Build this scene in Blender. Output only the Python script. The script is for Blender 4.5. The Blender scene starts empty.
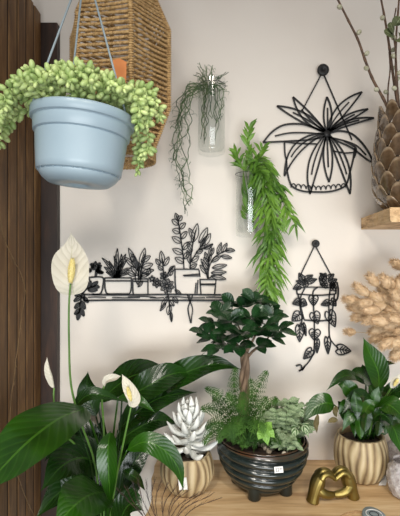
import bpy, math, random
from mathutils import Vector, Matrix, noise
from math import sin, cos, pi
random.seed(7)
C = bpy.context.scene.collection
V = Vector
# ------------------------------------------------------------------ camera
CAM = V((0, -1.30, 1.50)); F = 430.0
cd = bpy.data.cameras.new('camera'); cam = bpy.data.objects.new('camera', cd); C.objects.link(cam)
cam.location = CAM; cam.rotation_euler = (pi/2, 0, 0)
cd.sensor_fit = 'HORIZONTAL'; cd.sensor_width = 36; cd.lens = 36*F/400; cd.clip_start = .05
bpy.context.scene.camera = cam
# ------------------------------------------------------------------ world and lights
w = bpy.data.worlds.new('world'); bpy.context.scene.world = w; w.use_nodes = True
bg = w.node_tree.nodes['Background']; bg.inputs[0].default_value = (.97, .98, 1.0, 1); bg.inputs[1].default_value = .30
def area(name, loc, target, sx, sy, power, col, spread=180):
    l = bpy.data.lights.new(name, 'AREA'); l.shape = 'RECTANGLE'; l.size = sx; l.size_y = sy
    l.energy = power; l.color = col; l.spread = math.radians(spread)
    o = bpy.data.objects.new(name, l); C.objects.link(o); o.location = loc
    o.rotation_euler = (V(target)-V(loc)).to_track_quat('-Z', 'Y').to_euler(); return o
area('ceiling_spot', (-.45, -1.9, 2.5), (.22, 0, .85), .3, .3, 3.4, (1, .93, .84), 72)
area('ceiling_spot_right', (.35, -1.9, 2.35), (.15, 0, .85), .3, .3, 3.2, (1, .93, .84), 72)
area('warm_ceiling_lamp', (.30, -.75, 2.85), (.2, 0, 2.0), .3, .3, .8, (1, .60, .34))
area('shop_window', (.25, -2.6, .85), (.12, 0, .78), 2.2, 1.0, 30, (.93, .97, 1.0), 110)
vs = bpy.context.scene.view_settings
vs.view_transform = 'Standard'; vs.look = 'None'; vs.gamma = 1; vs.exposure = -0.22
# ------------------------------------------------------------------ helpers
def P(u, v, d):            # a point seen at (u, v) of the photograph, d metres from the lens
    return V(((u-200)/F*d, d-1.30, 1.5-(v-258)/F*d))
def rnd(a, b): return random.uniform(a, b)
WL = {}
def tag(o, label=None, cat=None, group=None, kind=None):
    if label: o['label'] = label
    if cat: o['category'] = cat
    if group: o['group'] = group
    if kind: o['kind'] = kind
    return o
def thing(name, label, cat, loc, group=None):
    o = bpy.data.objects.new(name, None); C.objects.link(o); o.location = loc; o.empty_display_size = .02
    WL[o] = V(loc); return tag(o, label, cat, group)
class MB:
    def __init__(s): s.v = []; s.f = []; s.uv = []
    def add(s, vs, fs, uvs=None):
        n = len(s.v); s.v += [V(a) for a in vs]; s.f += [tuple(i+n for i in f) for f in fs]
        s.uv += (uvs if uvs else [(0, 0)]*len(vs))
    def build(s, name, m, parent=None, smooth=True, loc=None):
        if parent is not None: o0 = WL[parent]
        elif loc is not None: o0 = V(loc)
        else:
            xs = [a.x for a in s.v]; ys = [a.y for a in s.v]
            o0 = V(((min(xs)+max(xs))/2, (min(ys)+max(ys))/2, min(a.z for a in s.v)))
        me = bpy.data.meshes.new(name); me.from_pydata([tuple(a-o0) for a in s.v], [], s.f)
        l = me.uv_layers.new(name='UVMap')
        buf = []
        for lp in me.loops: buf += s.uv[lp.vertex_index]
        l.data.foreach_set('uv', buf)
        if smooth: me.polygons.foreach_set('use_smooth', [True]*len(me.polygons))
        me.materials.append(m); me.update()
        o = bpy.data.objects.new(name, me); C.objects.link(o)
        if parent is not None: o.parent = parent; WL[o] = o0
        else: o.location = o0; WL[o] = o0
        return o
def frame(t, hint):
    t = t.normalized(); s = t.cross(hint)
    if s.length < 1e-4: s = t.cross(V((.3, .7, .6)))
    s.normalize(); return t, s, s.cross(t)
def catmull(pts, n):
    pts = [V(p) for p in pts]
    if len(pts) < 3: return [pts[0].lerp(pts[-1], i/n) for i in range(n+1)]
    q = [pts[0]*2-pts[1]]+pts+[pts[-1]*2-pts[-2]]; out = []
    m = len(pts)-1
    for k in range(n+1):
        x = k/n*m; i = min(int(x), m-1); t = x-i
        a, b, c, d = q[i:i+4]
        out.append(.5*((2*b)+(c-a)*t+(2*a-5*b+4*c-d)*t*t+(3*b-a-3*c+d)*t**3))
    return out
def tube(mb, pts, r, seg=6, cap=True, flat=1.0, hint=V((0, -1, 0.01))):
    pts = [V(p) for p in pts]; n = len(pts)
    if not callable(r):
        r0 = r; r = (lambda t: r0) if not isinstance(r0, (tuple, list)) else (lambda t: r0[0]+(r0[1]-r0[0])*t)
    vs, fs, uv = [], [], []; L = 0
    for i, p in enumerate(pts):
        t = pts[min(i+1, n-1)]-pts[max(i-1, 0)]
        t, s, nn = frame(t, hint); rr = r(i/(n-1))
        if i: L += (p-pts[i-1]).length
        for k in range(seg):
            a = 2*pi*(k+.5)/seg; vs.append(p+s*cos(a)*rr+nn*sin(a)*rr*flat); uv.append((k/seg, L))
    for i in range(n-1):
        for k in range(seg):
            a = i*seg+k; b = i*seg+(k+1) % seg; fs.append((a, b, b+seg, a+seg))
    if cap: fs.append(tuple(range(seg))[::-1]); fs.append(tuple(range((n-1)*seg, n*seg)))
    mb.add(vs, fs, uv)
def ell(mb, c, ax, L, r, seg=6, rings=4, pw=1.0, flat=1, curve=0, uv=(0, 0)):
    """plump leaf or bud from base c along ax"""
    t, s, n = frame(V(ax), V((.13, .2, .95))); vs = [V(c)]; fs = []
    for i in range(1, rings):
        x = i/rings; a = pi*x**pw; rr = sin(a)*r; q = V(c)+t*(L*(1-cos(a))/2)+n*curve*L*x*x
        for k in range(seg):
            b = 2*pi*k/seg; vs.append(q+s*cos(b)*rr+n*sin(b)*rr*flat)
    vs.append(V(c)+t*L+n*curve*L)
    for k in range(seg):
        fs.append((0, 1+(k+1) % seg, 1+k))
        for i in range(rings-2):
            a = 1+i*seg+k; b = 1+i*seg+(k+1) % seg; fs.append((a, b, b+seg, a+seg))
        a = 1+(rings-2)*seg; fs.append((a+k, a+(k+1) % seg, len(vs)-1))
    mb.add(vs, fs, [uv]*len(vs))
def box(mb, a, b, j=0):
    a, b = V(a), V(b)
    vs = [V((x, y, z)) for x in (a.x, b.x) for y in (a.y, b.y) for z in (a.z, b.z)]
    mb.add(vs, [(0, 1, 3, 2), (4, 6, 7, 5), (0, 4, 5, 1), (2, 3, 7, 6), (0, 2, 6, 4), (1, 5, 7, 3)])
def leaf(mb, ctrl, width, face=V((0, -1, .35)), nv=14, nu=8, a=.8, b=.9, fold=.18, wave=0, twist=0, base=0, tip=7):
    pts = catmull(ctrl, nv); vs, fs, uv = [], [], []; ph = rnd(0, 6)
    for i, p in enumerate(pts):
        t = i/nv; T = pts[min(i+1, nv)]-pts[max(i-1, 0)]
        T, s, n = frame(T, V(face))
        if twist: R = Matrix.Rotation(twist*t, 3, T); s = R @ s; n = R @ n
        wd = max(0, sin(pi*min(1, t**a)))**b*width/2*(1-t**tip)+base*(1-t)
        for k in range(nu+1):
            x = k/nu*2-1
            q = p+s*x*wd+n*(fold*abs(x)**1.3*wd+wave*wd*abs(x)*sin(t*17+ph+x*1.5))
            vs.append(q); uv.append(((x+1)/2, t))
    for i in range(nv):
        for k in range(nu):
            q = i*(nu+1)+k; fs.append((q, q+1, q+nu+2, q+nu+1))
    mb.add(vs, fs, uv)
def revolve(mb, prof, c, seg=64, mod=None, R=None, capb=True):
    """prof: list of (r, z, [uvx]); c centre; mod(theta, i, t)->(factor, uvx)"""
    vs, fs, uv = [], [], []; n = len(prof); c = V(c)
    for i, pr in enumerate(prof):
        r, z = pr[0], pr[1]
        for k in range(seg):
            th = 2*pi*k/seg; f, u0 = (1, pr[2] if len(pr) > 2 else k/seg)
            if mod: f, u0 = mod(th, i, i/(n-1))
            q = V((r*f*cos(th), r*f*sin(th), z))
            if R: q = R @ q
            vs.append(c+q); uv.append((u0, i/(n-1)))
    for i in range(n-1):
        for k in range(seg):
            a = i*seg+k; b = i*seg+(k+1) % seg; fs.append((a, b, b+seg, a+seg))
    if capb: fs.append(tuple(range(seg))[::-1])
    mb.add(vs, fs, uv)
def smoothprof(pts, n):
    return [(p.x, p.y) for p in catmull([V((a, b, 0)) for a, b in pts], n)]
# ------------------------------------------------------------------ materials
def nt(name):
    m = bpy.data.materials.new(name); m.use_nodes = True; t = m.node_tree
    return m, t, t.nodes['Principled BSDF']
def N(t, ty, **k):
    n = t.nodes.new(ty)
    for a, b in k.items():
        if isinstance(b, tuple) and a.startswith('i_'): pass
        setattr(n, a, b)
    return n
def ramp(t, fac, stops):
    r = t.nodes.new('ShaderNodeValToRGB'); e = r.color_ramp.elements
    e[0].position, e[0].color = stops[0][0], (*stops[0][1], 1); e[1].position, e[1].color = stops[-1][0], (*stops[-1][1], 1)
    for p, c in stops[1:-1]: x = e.new(p); x.color = (*c, 1)
    t.links.new(fac, r.inputs[0]); return r.outputs[0]
def coords(t, scale=(1, 1, 1), kind='Object'):
    tc = t.nodes.new('ShaderNodeTexCoord'); mp = t.nodes.new('ShaderNodeMapping'); mp.inputs['Scale'].default_value = scale
    t.links.new(tc.outputs[kind], mp.inputs[0]); return mp.outputs[0]
def noisetex(t, vec, scale, detail=4, dist=0):
    n = t.nodes.new('ShaderNodeTexNoise'); n.inputs['Scale'].default_value = scale; n.inputs['Detail'].default_value = detail
    n.inputs['Distortion'].default_value = dist
    t.links.new(vec, n.inputs['Vector']); return n.outputs[0]
def bump(t, b, h, strength, dist=.002):
    n = t.nodes.new('ShaderNodeBump'); n.inputs['Strength'].default_value = strength; n.inputs['Distance'].default_value = dist
    t.links.new(h, n.inputs['Height']); t.links.new(n.outputs[0], b.inputs['Normal'])
def lin(c): return tuple(((x/255)/12.92 if x/255 <= .04045 else ((x/255+.055)/1.055)**2.4) for x in c)
def simple(name, c1, c2=None, rough=.5, metal=0, scale=30, stretch=(1, 1, 1), bmp=0, spec=.5, coat=0, lo=.35, hi=.65, detail=4, bdist=.002, bscale=None):
    m, t, b = nt(name); b.inputs['Roughness'].default_value = rough; b.inputs['Metallic'].default_value = metal
    b.inputs['Specular IOR Level'].default_value = spec; b.inputs['Coat Weight'].default_value = coat; b.inputs['Coat Roughness'].default_value = .12
    vec = coords(t, stretch); nz = noisetex(t, vec, scale, detail)
    t.links.new(ramp(t, nz, [(lo, lin(c1)), (hi, lin(c2 or c1))]), b.inputs['Base Color'])
    if bmp: bump(t, b, noisetex(t, vec, bscale or scale*2, 5), bmp, bdist)
    return m
def math_(t, op, a, b_=None, c=None):
    n = t.nodes.new('ShaderNodeMath'); n.operation = op
    for i, x in enumerate((a, b_, c)):
        if x is None: continue
        if isinstance(x, (int, float)): n.inputs[i].default_value = x
        else: t.links.new(x, n.inputs[i])
    return n.outputs[0]
def leafmat(name, dark, light, vein, rough=.3, nveins=9, slope=.35, veinamt=.35, coat=.12, bm=.35, backlit=.0, wid=.25):
    m, t, b = nt(name); b.inputs['Roughness'].default_value = rough; b.inputs['Coat Weight'].default_value = coat; b.inputs['Coat Roughness'].default_value = .2; b.inputs['Specular IOR Level'].default_value = .32
    tc = t.nodes.new('ShaderNodeTexCoord'); sp = t.nodes.new('ShaderNodeSeparateXYZ'); t.links.new(tc.outputs['UV'], sp.inputs[0])
    ux = math_(t, 'ABSOLUTE', math_(t, 'SUBTRACT', sp.outputs[0], .5))
    ph = math_(t, 'SUBTRACT', sp.outputs[1], math_(t, 'MULTIPLY', ux, slope))
    fr = math_(t, 'FRACT', math_(t, 'MULTIPLY', ph, nveins))
    tri = math_(t, 'MULTIPLY', math_(t, 'ABSOLUTE', math_(t, 'SUBTRACT', fr, .5)), 2)      # 1 at a vein
    mr = math_(t, 'GREATER_THAN', .022, ux)
    vn = math_(t, 'MAXIMUM', math_(t, 'MULTIPLY', math_(t, 'GREATER_THAN', tri, 1-wid), veinamt), math_(t, 'MULTIPLY', mr, .8))
    base = ramp(t, noisetex(t, coords(t), 14, 3), [(.3, lin(dark)), (.7, lin(light))])
    mx = t.nodes.new('ShaderNodeMix'); mx.data_type = 'RGBA'
    t.links.new(vn, mx.inputs[0]); t.links.new(base, mx.inputs[6]); mx.inputs[7].default_value = (*lin(vein), 1)
    t.links.new(mx.outputs[2], b.inputs['Base Color'])
    bump(t, b, math_(t, 'SUBTRACT', 1, math_(t, 'MULTIPLY', tri, tri)), bm, .004)
    return m
def uvramp(name, stops, rough=.4, nscale=60, namt=.25, coat=0, bmp=.2, stretch=(1, 1, 1), bdist=.002):
    """colour by the u value stored on the surface (glaze pooled in grooves, worn on crests)"""
    m, t, b = nt(name); b.inputs['Roughness'].default_value = rough; b.inputs['Coat Weight'].default_value = coat; b.inputs['Coat Roughness'].default_value = .05
    tc = t.nodes.new('ShaderNodeTexCoord'); sp = t.nodes.new('ShaderNodeSeparateXYZ'); t.links.new(tc.outputs['UV'], sp.inputs[0])
    nz = noisetex(t, coords(t, stretch), nscale, 5)
    f = math_(t, 'ADD', sp.outputs[0], math_(t, 'MULTIPLY', math_(t, 'SUBTRACT', nz, .5), namt*2))
    t.links.new(ramp(t, f, [(p, lin(c)) for p, c in stops]), b.inputs['Base Color'])
    if bmp: bump(t, b, nz, bmp, bdist)
    return m
def wood(name, c1, c2, c3, scale=6, stretch=(1, 8, 8), rough=.55, bmp=.15):
    m, t, b = nt(name); b.inputs['Roughness'].default_value = rough
    vec = coords(t, stretch); n1 = noisetex(t, vec, scale, 6, .6); n2 = noisetex(t, vec, scale*5, 3)
    f = math_(t, 'ADD', math_(t, 'MULTIPLY', n1, .75), math_(t, 'MULTIPLY', n2, .25))
    t.links.new(ramp(t, f, [(.33, lin(c1)), (.5, lin(c2)), (.66, lin(c3))]), b.inputs['Base Color'])
    bump(t, b, f, bmp, .002); return m
def glassmat(name, col=(1, 1, 1), rough=0.0, bmp=0):
    m, t, b = nt(name); b.inputs['Transmission Weight'].default_value = 1; b.inputs['Roughness'].default_value = rough
    b.inputs['IOR'].default_value = 1.46; b.inputs['Base Color'].default_value = (*col, 1)
    if bmp: bump(t, b, noisetex(t, coords(t), 220, 4), bmp, .002)
    return m
M = {}
m, t, b = nt('wall_paint'); b.inputs['Roughness'].default_value = .85
nz = noisetex(t, coords(t), 2.2, 5); t.links.new(ramp(t, nz, [(.35, lin((222, 213, 202))), (.65, lin((228, 221, 211)))]), b.inputs['Base Color'])
bump(t, b, noisetex(t, coords(t), 9, 6), .25, .01); M['wall'] = m
M['floor'] = wood('floor_boards', (70, 50, 36), (90, 66, 46), (110, 84, 60))
M['slat'] = wood('slat_wood', (82, 56, 28), (108, 76, 40), (134, 100, 58), 5, (8, 8, 1.2), .6)
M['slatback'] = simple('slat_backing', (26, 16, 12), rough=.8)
M['post'] = wood('post_wood', (32, 18, 11), (44, 27, 17), (66, 42, 27), 4, (8, 8, 1.2), .55)
M['table'] = wood('table_wood', (166, 130, 90), (210, 176, 130), (230, 203, 160), 3.0, (1, 9, 9), .5, .12)
M['shelfwood'] = wood('shelf_wood', (130, 96, 62), (204, 168, 124), (228, 198, 154), 9, (4, 1, 9), .7, .5)
M['metal'] = simple('black_metal', (14, 14, 15), (20, 20, 21), rough=.55, scale=80)
M['pot_blue'] = simple('pale_blue_plastic', (148, 168, 180), (156, 175, 186), rough=.34, scale=8)
M['rod'] = simple('pale_plastic_rod', (150, 165, 172), rough=.35)
M['soil'] = simple('soil', (34, 24, 18), (62, 46, 34), rough=.95, scale=120, bmp=.8)
M['sedum'] = simple('sedum_leaf', (140, 166, 96), (196, 212, 142), rough=.42, scale=35)
M['stem'] = simple('green_stem', (74, 110, 44), (92, 130, 56), rough=.45)
M['rope'] = simple('jute_rope', (152, 118, 72), (204, 170, 118), rough=.85, scale=140, bmp=.5)
M['orange'] = simple('orange_card', (196, 118, 62), (206, 130, 72), rough=.7)
m, t, b = nt('clear_thin_glass'); t.nodes.remove(b)
tr_ = t.nodes.new('ShaderNodeBsdfTransparent'); tr_.inputs[0].default_value = (.985, .993, .99, 1); gl_ = t.nodes.new('ShaderNodeBsdfGlossy'); gl_.inputs['Roughness'].default_value = .02
lw = t.nodes.new('ShaderNodeMath'); lw.operation = 'MULTIPLY_ADD'; lf = t.nodes.new('ShaderNodeLayerWeight'); lf.inputs[0].default_value = .35
pw_ = t.nodes.new('ShaderNodeMath'); pw_.operation = 'POWER'; pw_.inputs[1].default_value = 3.0; t.links.new(lf.outputs['Facing'], pw_.inputs[0])
t.links.new(pw_.outputs[0], lw.inputs[0]); lw.inputs[1].default_value = .55; lw.inputs[2].default_value = .05; mx_ = t.nodes.new('ShaderNodeMixShader')
t.links.new(lw.outputs[0], mx_.inputs[0]); t.links.new(tr_.outputs[0], mx_.inputs[1]); t.links.new(gl_.outputs[0], mx_.inputs[2]); t.links.new(mx_.outputs[0], t.nodes['Material Output'].inputs[0])
M['glass'] = m
M['rhip'] = simple('stringy_stem', (44, 68, 40), (88, 114, 68), rough=.6, scale=25)
M['bam'] = leafmat('willow_leaf', (46, 88, 20), (114, 156, 54), (136, 172, 84), .42, 3, .1, .1, .1, .1)
M['lily'] = leafmat('peace_lily_leaf', (12, 34, 6), (26, 58, 12), (48, 82, 26), .26, 12, .5, .12, .3, .16)
M['lilyb'] = leafmat('peace_lily_leaf_fresh', (20, 52, 5), (37, 78, 10), (62, 104, 28), .3, 12, .5, .14, .25, .16)
M['spathe'] = leafmat('spathe', (194, 188, 172), (208, 202, 186), (178, 174, 150), .5, 8, .5, .15, 0, .3)
M['spadix'] = simple('spadix', (220, 200, 116), (238, 224, 160), rough=.7, scale=300, bmp=1)
M['ficus'] = leafmat('ficus_leaf', (14, 42, 20), (30, 66, 30), (50, 88, 44), .28, 6, .3, .12, .35, .2)
M['bark'] = simple('braided_bark', (84, 66, 50), (138, 116, 94), rough=.85, scale=60, stretch=(1, 1, .4), bmp=.8)
M['fern'] = simple('fern_leaf', (32, 60, 18), (62, 96, 34), rough=.65, scale=20, spec=.15)
M['fern_fresh'] = leafmat('fresh_lobed_leaf', (96, 138, 52), (128, 168, 72), (150, 188, 100), .45, 5, .4, .3, 0, .3)
M['nerve'] = leafmat('nerve_leaf', (54, 82, 42), (88, 114, 68), (186, 198, 164), .5, 6, .5, .7, 0, .2, wid=.35)
M['ghost'] = simple('powdery_white_leaf', (206, 208, 202), (228, 229, 224), rough=.75, scale=50)
M['bowl'] = uvramp('teal_glaze', [(.12, (14, 19, 17)), (.55, (27, 37, 35)), (.86, (46, 44, 34)), (.97, (72, 46, 28))], .2, 40, .18, .25, .08)
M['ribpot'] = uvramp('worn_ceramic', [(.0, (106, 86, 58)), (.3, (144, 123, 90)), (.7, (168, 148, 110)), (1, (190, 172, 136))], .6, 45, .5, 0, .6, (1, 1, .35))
M['vase'] = uvramp('brown_glazed_ceramic', [(.0, (34, 24, 18)), (.45, (84, 66, 48)), (.8, (116, 94, 72)), (1, (150, 130, 104))], .16, 90, .3, .8, .3)
M['twig'] = simple('twig_bark', (72, 52, 40), (108, 82, 62), rough=.7, scale=90)
M['bud'] = simple('willow_catkin', (150, 146, 118), (196, 194, 170), rough=.95, scale=200, bmp=.5)
M['euca'] = leafmat('eucalyptus_leaf', (78, 84, 54), (104, 112, 76), (150, 160, 120), .6, 4, .3, .1, 0, .1)
M['bunny'] = simple('dried_grass_head', (190, 160, 124), (214, 188, 154), rough=1, scale=60, spec=.1)
M['straw'] = simple('straw_stem', (178, 150, 108), (196, 168, 124), rough=.85)
M['gold'] = simple('brass', (140, 124, 70), (150, 134, 80), rough=.42, metal=1, scale=20, bmp=.05)
M['card'] = simple('white_card', (226, 224, 220), rough=.7)
M['ink'] = simple('grey_ink', (52, 52, 54), rough=.8)
M['pebble'] = simple('pebble', (176, 162, 140), (226, 216, 198), rough=.7, scale=60)
M['feather'] = simple('dark_dried_grass', (40, 26, 22), (70, 46, 36), rough=.8)
M['twine'] = simple('twine', (176, 138, 96), (200, 164, 120), rough=.9, scale=200)
M['tagblue'] = simple('blue_grey_plastic', (126, 142, 148), (140, 154, 158), rough=.5)
M['cglass'] = simple('frosted_crackle_glass', (196, 186, 186), (238, 234, 232), rough=.12, scale=160, bmp=.8); M['cglass'].node_tree.nodes['Principled BSDF'].inputs['Transmission Weight'].default_value = .35
M['wax'] = simple('white_filling', (200, 192, 190), (236, 230, 226), rough=.7, scale=150, bmp=.6)
M['vine'] = simple('dull_dry_vine', (98, 76, 48), (124, 98, 64), rough=.9)
M['dry'] = simple('dry_leaf', (60, 56, 26), (92, 80, 40), rough=.7)
# ------------------------------------------------------------------ the setting
def struct(name, a, b, mt):
    mb = MB(); box(mb, a, b); o = mb.build(name, mt, smooth=False); return tag(o, kind='structure')
struct('wall_back', (-2, 0, 0), (2.2, .1, 3), M['wall'])
struct('wall_left', (-2.1, -3, 0), (-2, .1, 3), M['wall'])
struct('floor', (-2.1, -3, -.1), (2.2, .1, 0), M['floor'])

TZ = .89
# table
def tabletop():
    mb = MB(); nx, ny = 60, 12; x0, x1, y0, y1 = -.128, 1.1, -.44, -.001; vs, fs = [], []
    for top in (1, 0):
        for j in range(ny+1):
            y = y0+(y1-y0)*j/ny
            e = x0+.006*sin(y*23)+.003*sin(y*71)-(0 if top else .0)
            for i in range(nx+1):
                vs.append((e+(x1-e)*i/nx, y, TZ-(0 if top else .045)))
    n = (nx+1)*(ny+1)
    for j in range(ny):
        for i in range(nx):
            q = j*(nx+1)+i; fs.append((q, q+1, q+nx+2, q+nx+1)); fs.append((n+q, n+q+nx+1, n+q+nx+2, n+q+1))
    for i in range(nx):
        fs.append((i, n+i, n+i+1, i+1)); q = ny*(nx+1)+i; fs.append((q, q+1, n+q+1, n+q))
    for j in range(ny):
        q = j*(nx+1); fs.append((q, q+nx+1, n+q+nx+1, n+q)); q += nx; fs.append((q, n+q, n+q+nx+1, q+nx+1))
    mb.add(vs, fs); return mb
tb = thing('wooden_table', 'light oak wooden table along the wall under the row of potted plants', 'table', (.48, -.22, 0))
tabletop().build('tabletop', M['table'], tb, smooth=False)
for x, y in ((-.05, -.38), (-.05, -.06), (1.02, -.38), (1.02, -.06)):
    mb = MB(); box(mb, (x-.025, y-.025, 0), (x+.025, y+.025, TZ-.045)); mb.build('leg', M['table'], tb, smooth=False)

# slatted screen
XS = -.47
sc = thing('slatted_screen', 'brown vertical-slat wooden screen at the left edge of the view', 'screen', (XS-.03, -.2, 0))
mb = MB()
ys = [1.271-1.3-.0555*i for i in range(6)]
for i, y in enumerate(ys):
    a, b = y-.0475, y; ch = .003; z1 = 2.219
    prof = [(XS-.02, a), (XS-ch, a), (XS, a+ch), (XS, b-ch), (XS-ch, b), (XS-.02, b)]
    vs = [V((x, yy, z)) for z in (0, z1) for x, yy in prof]
    fs = [(k, (k+1) % 6, (k+1) % 6+6, k+6) for k in range(6)]+[(0, 5, 4, 3, 2, 1), (6, 7, 8, 9, 10, 11)]
    mb.add(vs, fs)
mb.build('slat_panel', M['slat'], sc, smooth=False)
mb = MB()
for y in ys[1:]: box(mb, (XS-.019, y-.0005, 0), (XS-.0025, y+.0085, 2.2185))  # dark filler strips, added so the gaps between slats read as shaded
tag(mb.build('groove_shade_strips', M['slatback'], sc, smooth=False), 'dark strips standing in for the shade in the grooves between the slats')
mb = MB(); box(mb, (XS-.035, ys[-1]-.05, 0), (XS-.02, ys[0], 2.219)); mb.build('backing_board', M['slatback'], sc, smooth=False)
mb = MB(); box(mb, (-.56, -.027, 0), (-.4233, -.001, 2.197))
tag(mb.build('dark_wood_board', M['post'], smooth=False), 'narrow dark brown board standing upright against the wall behind the slatted screen', 'board')
# dried vine hanging on the screen
mb = MB()
pts = [(-3, 195), (1, 222), (5, 240), (13, 258), (22, 276), (25, 292), (22, 315), (19, 338), (16, 360), (14, 380), (11, 400), (10, 430), (14, 462), (20, 482), (27, 500), (36, 520)]
q = []
for u, v in pts:
    d = (XS+.006)*F/(u-200); q.append(P(u, v, d))
pp = catmull(q, 160)
pp = [p+V((0, noise.noise(p*60)*.002, noise.noise(p*45+V((5, 5, 5)))*.002)) for p in pp]
tube(mb, pp, .0011, 5)
for k in range(6, 150, 9):
    a = pp[k]; tube(mb, [a, a+V((.004, rnd(-.006, .006), -.012))], (.0008, .0003), 4)
tag(mb.build('dried_vine', M['vine']), 'thin dry tan vine strand hanging down the face of the slatted screen', 'vine')

# right wall shelf
mb = MB()
def shelf_board():
    n = 40; top, bot = [], []
    # plan outline: back-left corner, slanted rough end, rough front edge
    out = [V((.487, -.001, 0))]
    for i in range(1, n):
        t = i/n; p = V((.487, -.001, 0)).lerp(V((.452, -.278, 0)), t); p.x += .003*noise.noise(V((t*9, 0, 3))); out.append(p)
    for i in range(0, n+1):
        t = i/n; p = V((.452, -.278, 0)).lerp(V((1.05, -.27, 0)), t); p.y += .008*noise.noise(V((t*12, 4, 0))); out.append(p)
    out.append(V((1.05, -.001, 0)))
    zs = [1.586, 1.592, 1.604, 1.616, 1.621]; m = len(out); vs, fs = [], []
    for j, z in enumerate(zs):
        for i, p in enumerate(out):
            o = 0 if i in (0, m-1) else (.003 if j in (0, 4) else 0)+.0050*noise.noise(V((i*.45, j*1.3, 0)))
            cdir = (V((.75, -.1, 0))-p).normalized()
            vs.append(V((p.x, p.y, z))+cdir*o)
    for j in range(4):
        for i in range(m):
            a = j*m+i; b = j*m+(i+1) % m; fs.append((a, b, b+m, a+m))
    fs.append(tuple(range(m))[::-1]); fs.append(tuple(range(4*m, 5*m)))
    mb.add(vs, fs)
shelf_board()
tag(mb.build('wall_shelf', M['shelfwood'], smooth=False), 'rough-edged light wooden wall shelf holding the brown scaled vase', 'shelf')

# ------------------------------------------------------------------ metal wall art
YW = 1.2945
def W(u, v, y=0): return P(u, v, YW+y)
def stroke(mb, pts, w=1.6, n=None, th=.003, taper=False, y=0):
    """flat cut-metal strip following 2D points, w in photo pixels"""
    n = n or max(2, len(pts)*5 if len(pts) > 2 else 1)
    pp = catmull([V((a, b, 0)) for a, b in pts], n) if len(pts) > 2 else [V((*pts[0], 0)), V((*pts[1], 0))]
    vs, fs = [], []; m = len(pp)
    for i, p in enumerate(pp):
        t = (pp[min(i+1, m-1)]-pp[max(i-1, 0)])
        t = t.normalized() if t.length > 1e-6 else V((1, 0, 0))
        s = V((-t.y, t.x, 0))*w/2*(1 if not taper else max(.35, sin(pi*(.12+.76*i/(m-1)))))
        for a in (p+s, p-s):
            q = W(a.x, a.y); vs += [q+V((0, -th/2+y, 0)), q+V((0, th/2+y, 0))]
    for i in range(m-1):
        a = i*4; b = a+4
        fs += [(a, a+2, b+2, b), (a+1, b+1, b+3, a+3), (a, b, b+1, a+1), (a+2, a+3, b+3, b+2)]
    fs += [(0, 1, 3, 2), ((m-1)*4, (m-1)*4+2, (m-1)*4+3, (m-1)*4+1)]
    mb.add(vs, fs)
def oleaf(mb, b, t, w, bend=0, wd=1.1, rib=.75, a=.9):
    """outlined leaf with midrib, base b, tip t, in photo pixels"""
    b = V((*b, 0)); t = V((*t, 0)); ax = t-b; s = V((-ax.y, ax.x, 0)).normalized(); L = ax.length
    def pt(x, k): return b+ax*x+s*(bend*L*4*x*(1-x)+k*w/2*max(0, sin(pi*x**a))**.85)
    xs = [i/8 for i in range(9)]
    for k in (-1, 1): stroke(mb, [tuple(pt(x, k))[:2] for x in xs], wd, 16)
    if rib: stroke(mb, [tuple(pt(x*rib, 0))[:2] for x in xs], wd*.85, 10)
def knob(parent, u, v, r, name='knob'):
    mb = MB(); c = W(u, v); rr = r/F*YW
    R = Matrix.Rotation(pi/2, 3, 'X')
    revolve(mb, [(rr*.55, -.0055), (rr*.55, .004), (rr, .005), (rr, .010), (rr*.85, .012), (rr*.3, .013), (rr*.25, .011), (.0001, .011)], c, 24, R=R)
    mb.build(name, M['metal'], parent)

# art 1: big spider plant in pot
a1 = thing('metal_wall_art', 'black metal outline of a spiky-leaved potted plant, hung from a knob upper right', 'wall art', W(327, 192), )
knob(a1, 322.4, 71, 5.8)
mb = MB(); stroke(mb, [(321, 75), (302, 111)], 1.2); stroke(mb, [(324, 75), (352, 140)], 1.2); mb.build('cord', M['metal'], a1, False)
mb = MB()
stroke(mb, [(284.5, 142), (300, 143.5), (317, 144)], 1.3); stroke(mb, [(284.5, 142), (285, 154), (286.5, 160)], 1.5)
stroke(mb, [(286.5, 161), (287, 170), (289.5, 181), (293, 187), (302, 191), (314, 192), (330, 191.6), (342, 188), (347, 183), (350, 172), (353, 160), (355, 148)], 1.7, 50)
stroke(mb, [(333, 151), (345, 153), (356, 152)], 1.3); stroke(mb, [(344, 141), (355, 147), (356, 152), (354, 158)], 1.4)
for k in range(11):
    u0 = 291+k*5.0; vb = 190.5-1.2*abs(k-5)**1.1*.35
    stroke(mb, [(u0, vb-.5), (u0+.7, vb-3.0), (u0+2.5, vb-4.4), (u0+4.3, vb-3.0), (u0+5, vb-.5)], .95)
mb.build('pot_outline', M['metal'], a1, False)
cx, cy = 327, 133
LV = [((293, 97), 9, -.06), ((277, 106), 9, .04), ((284.5, 176), 9, .17), ((310, 194), 10, .07), ((329, 182), 9, 0), ((350, 194), 9, -.07),
      ((374, 118), 5, -.06), ((368, 109), 6, -.05), ((362, 92), 10, -.07), ((327, 97), 8, .02)]
for tp, wd_, bd in LV:
    mb = MB(); oleaf(mb, (cx, cy), tp, wd_, bd, 1.65, .7, 1.0); mb.build('leaf', M['metal'], a1, False)
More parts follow.
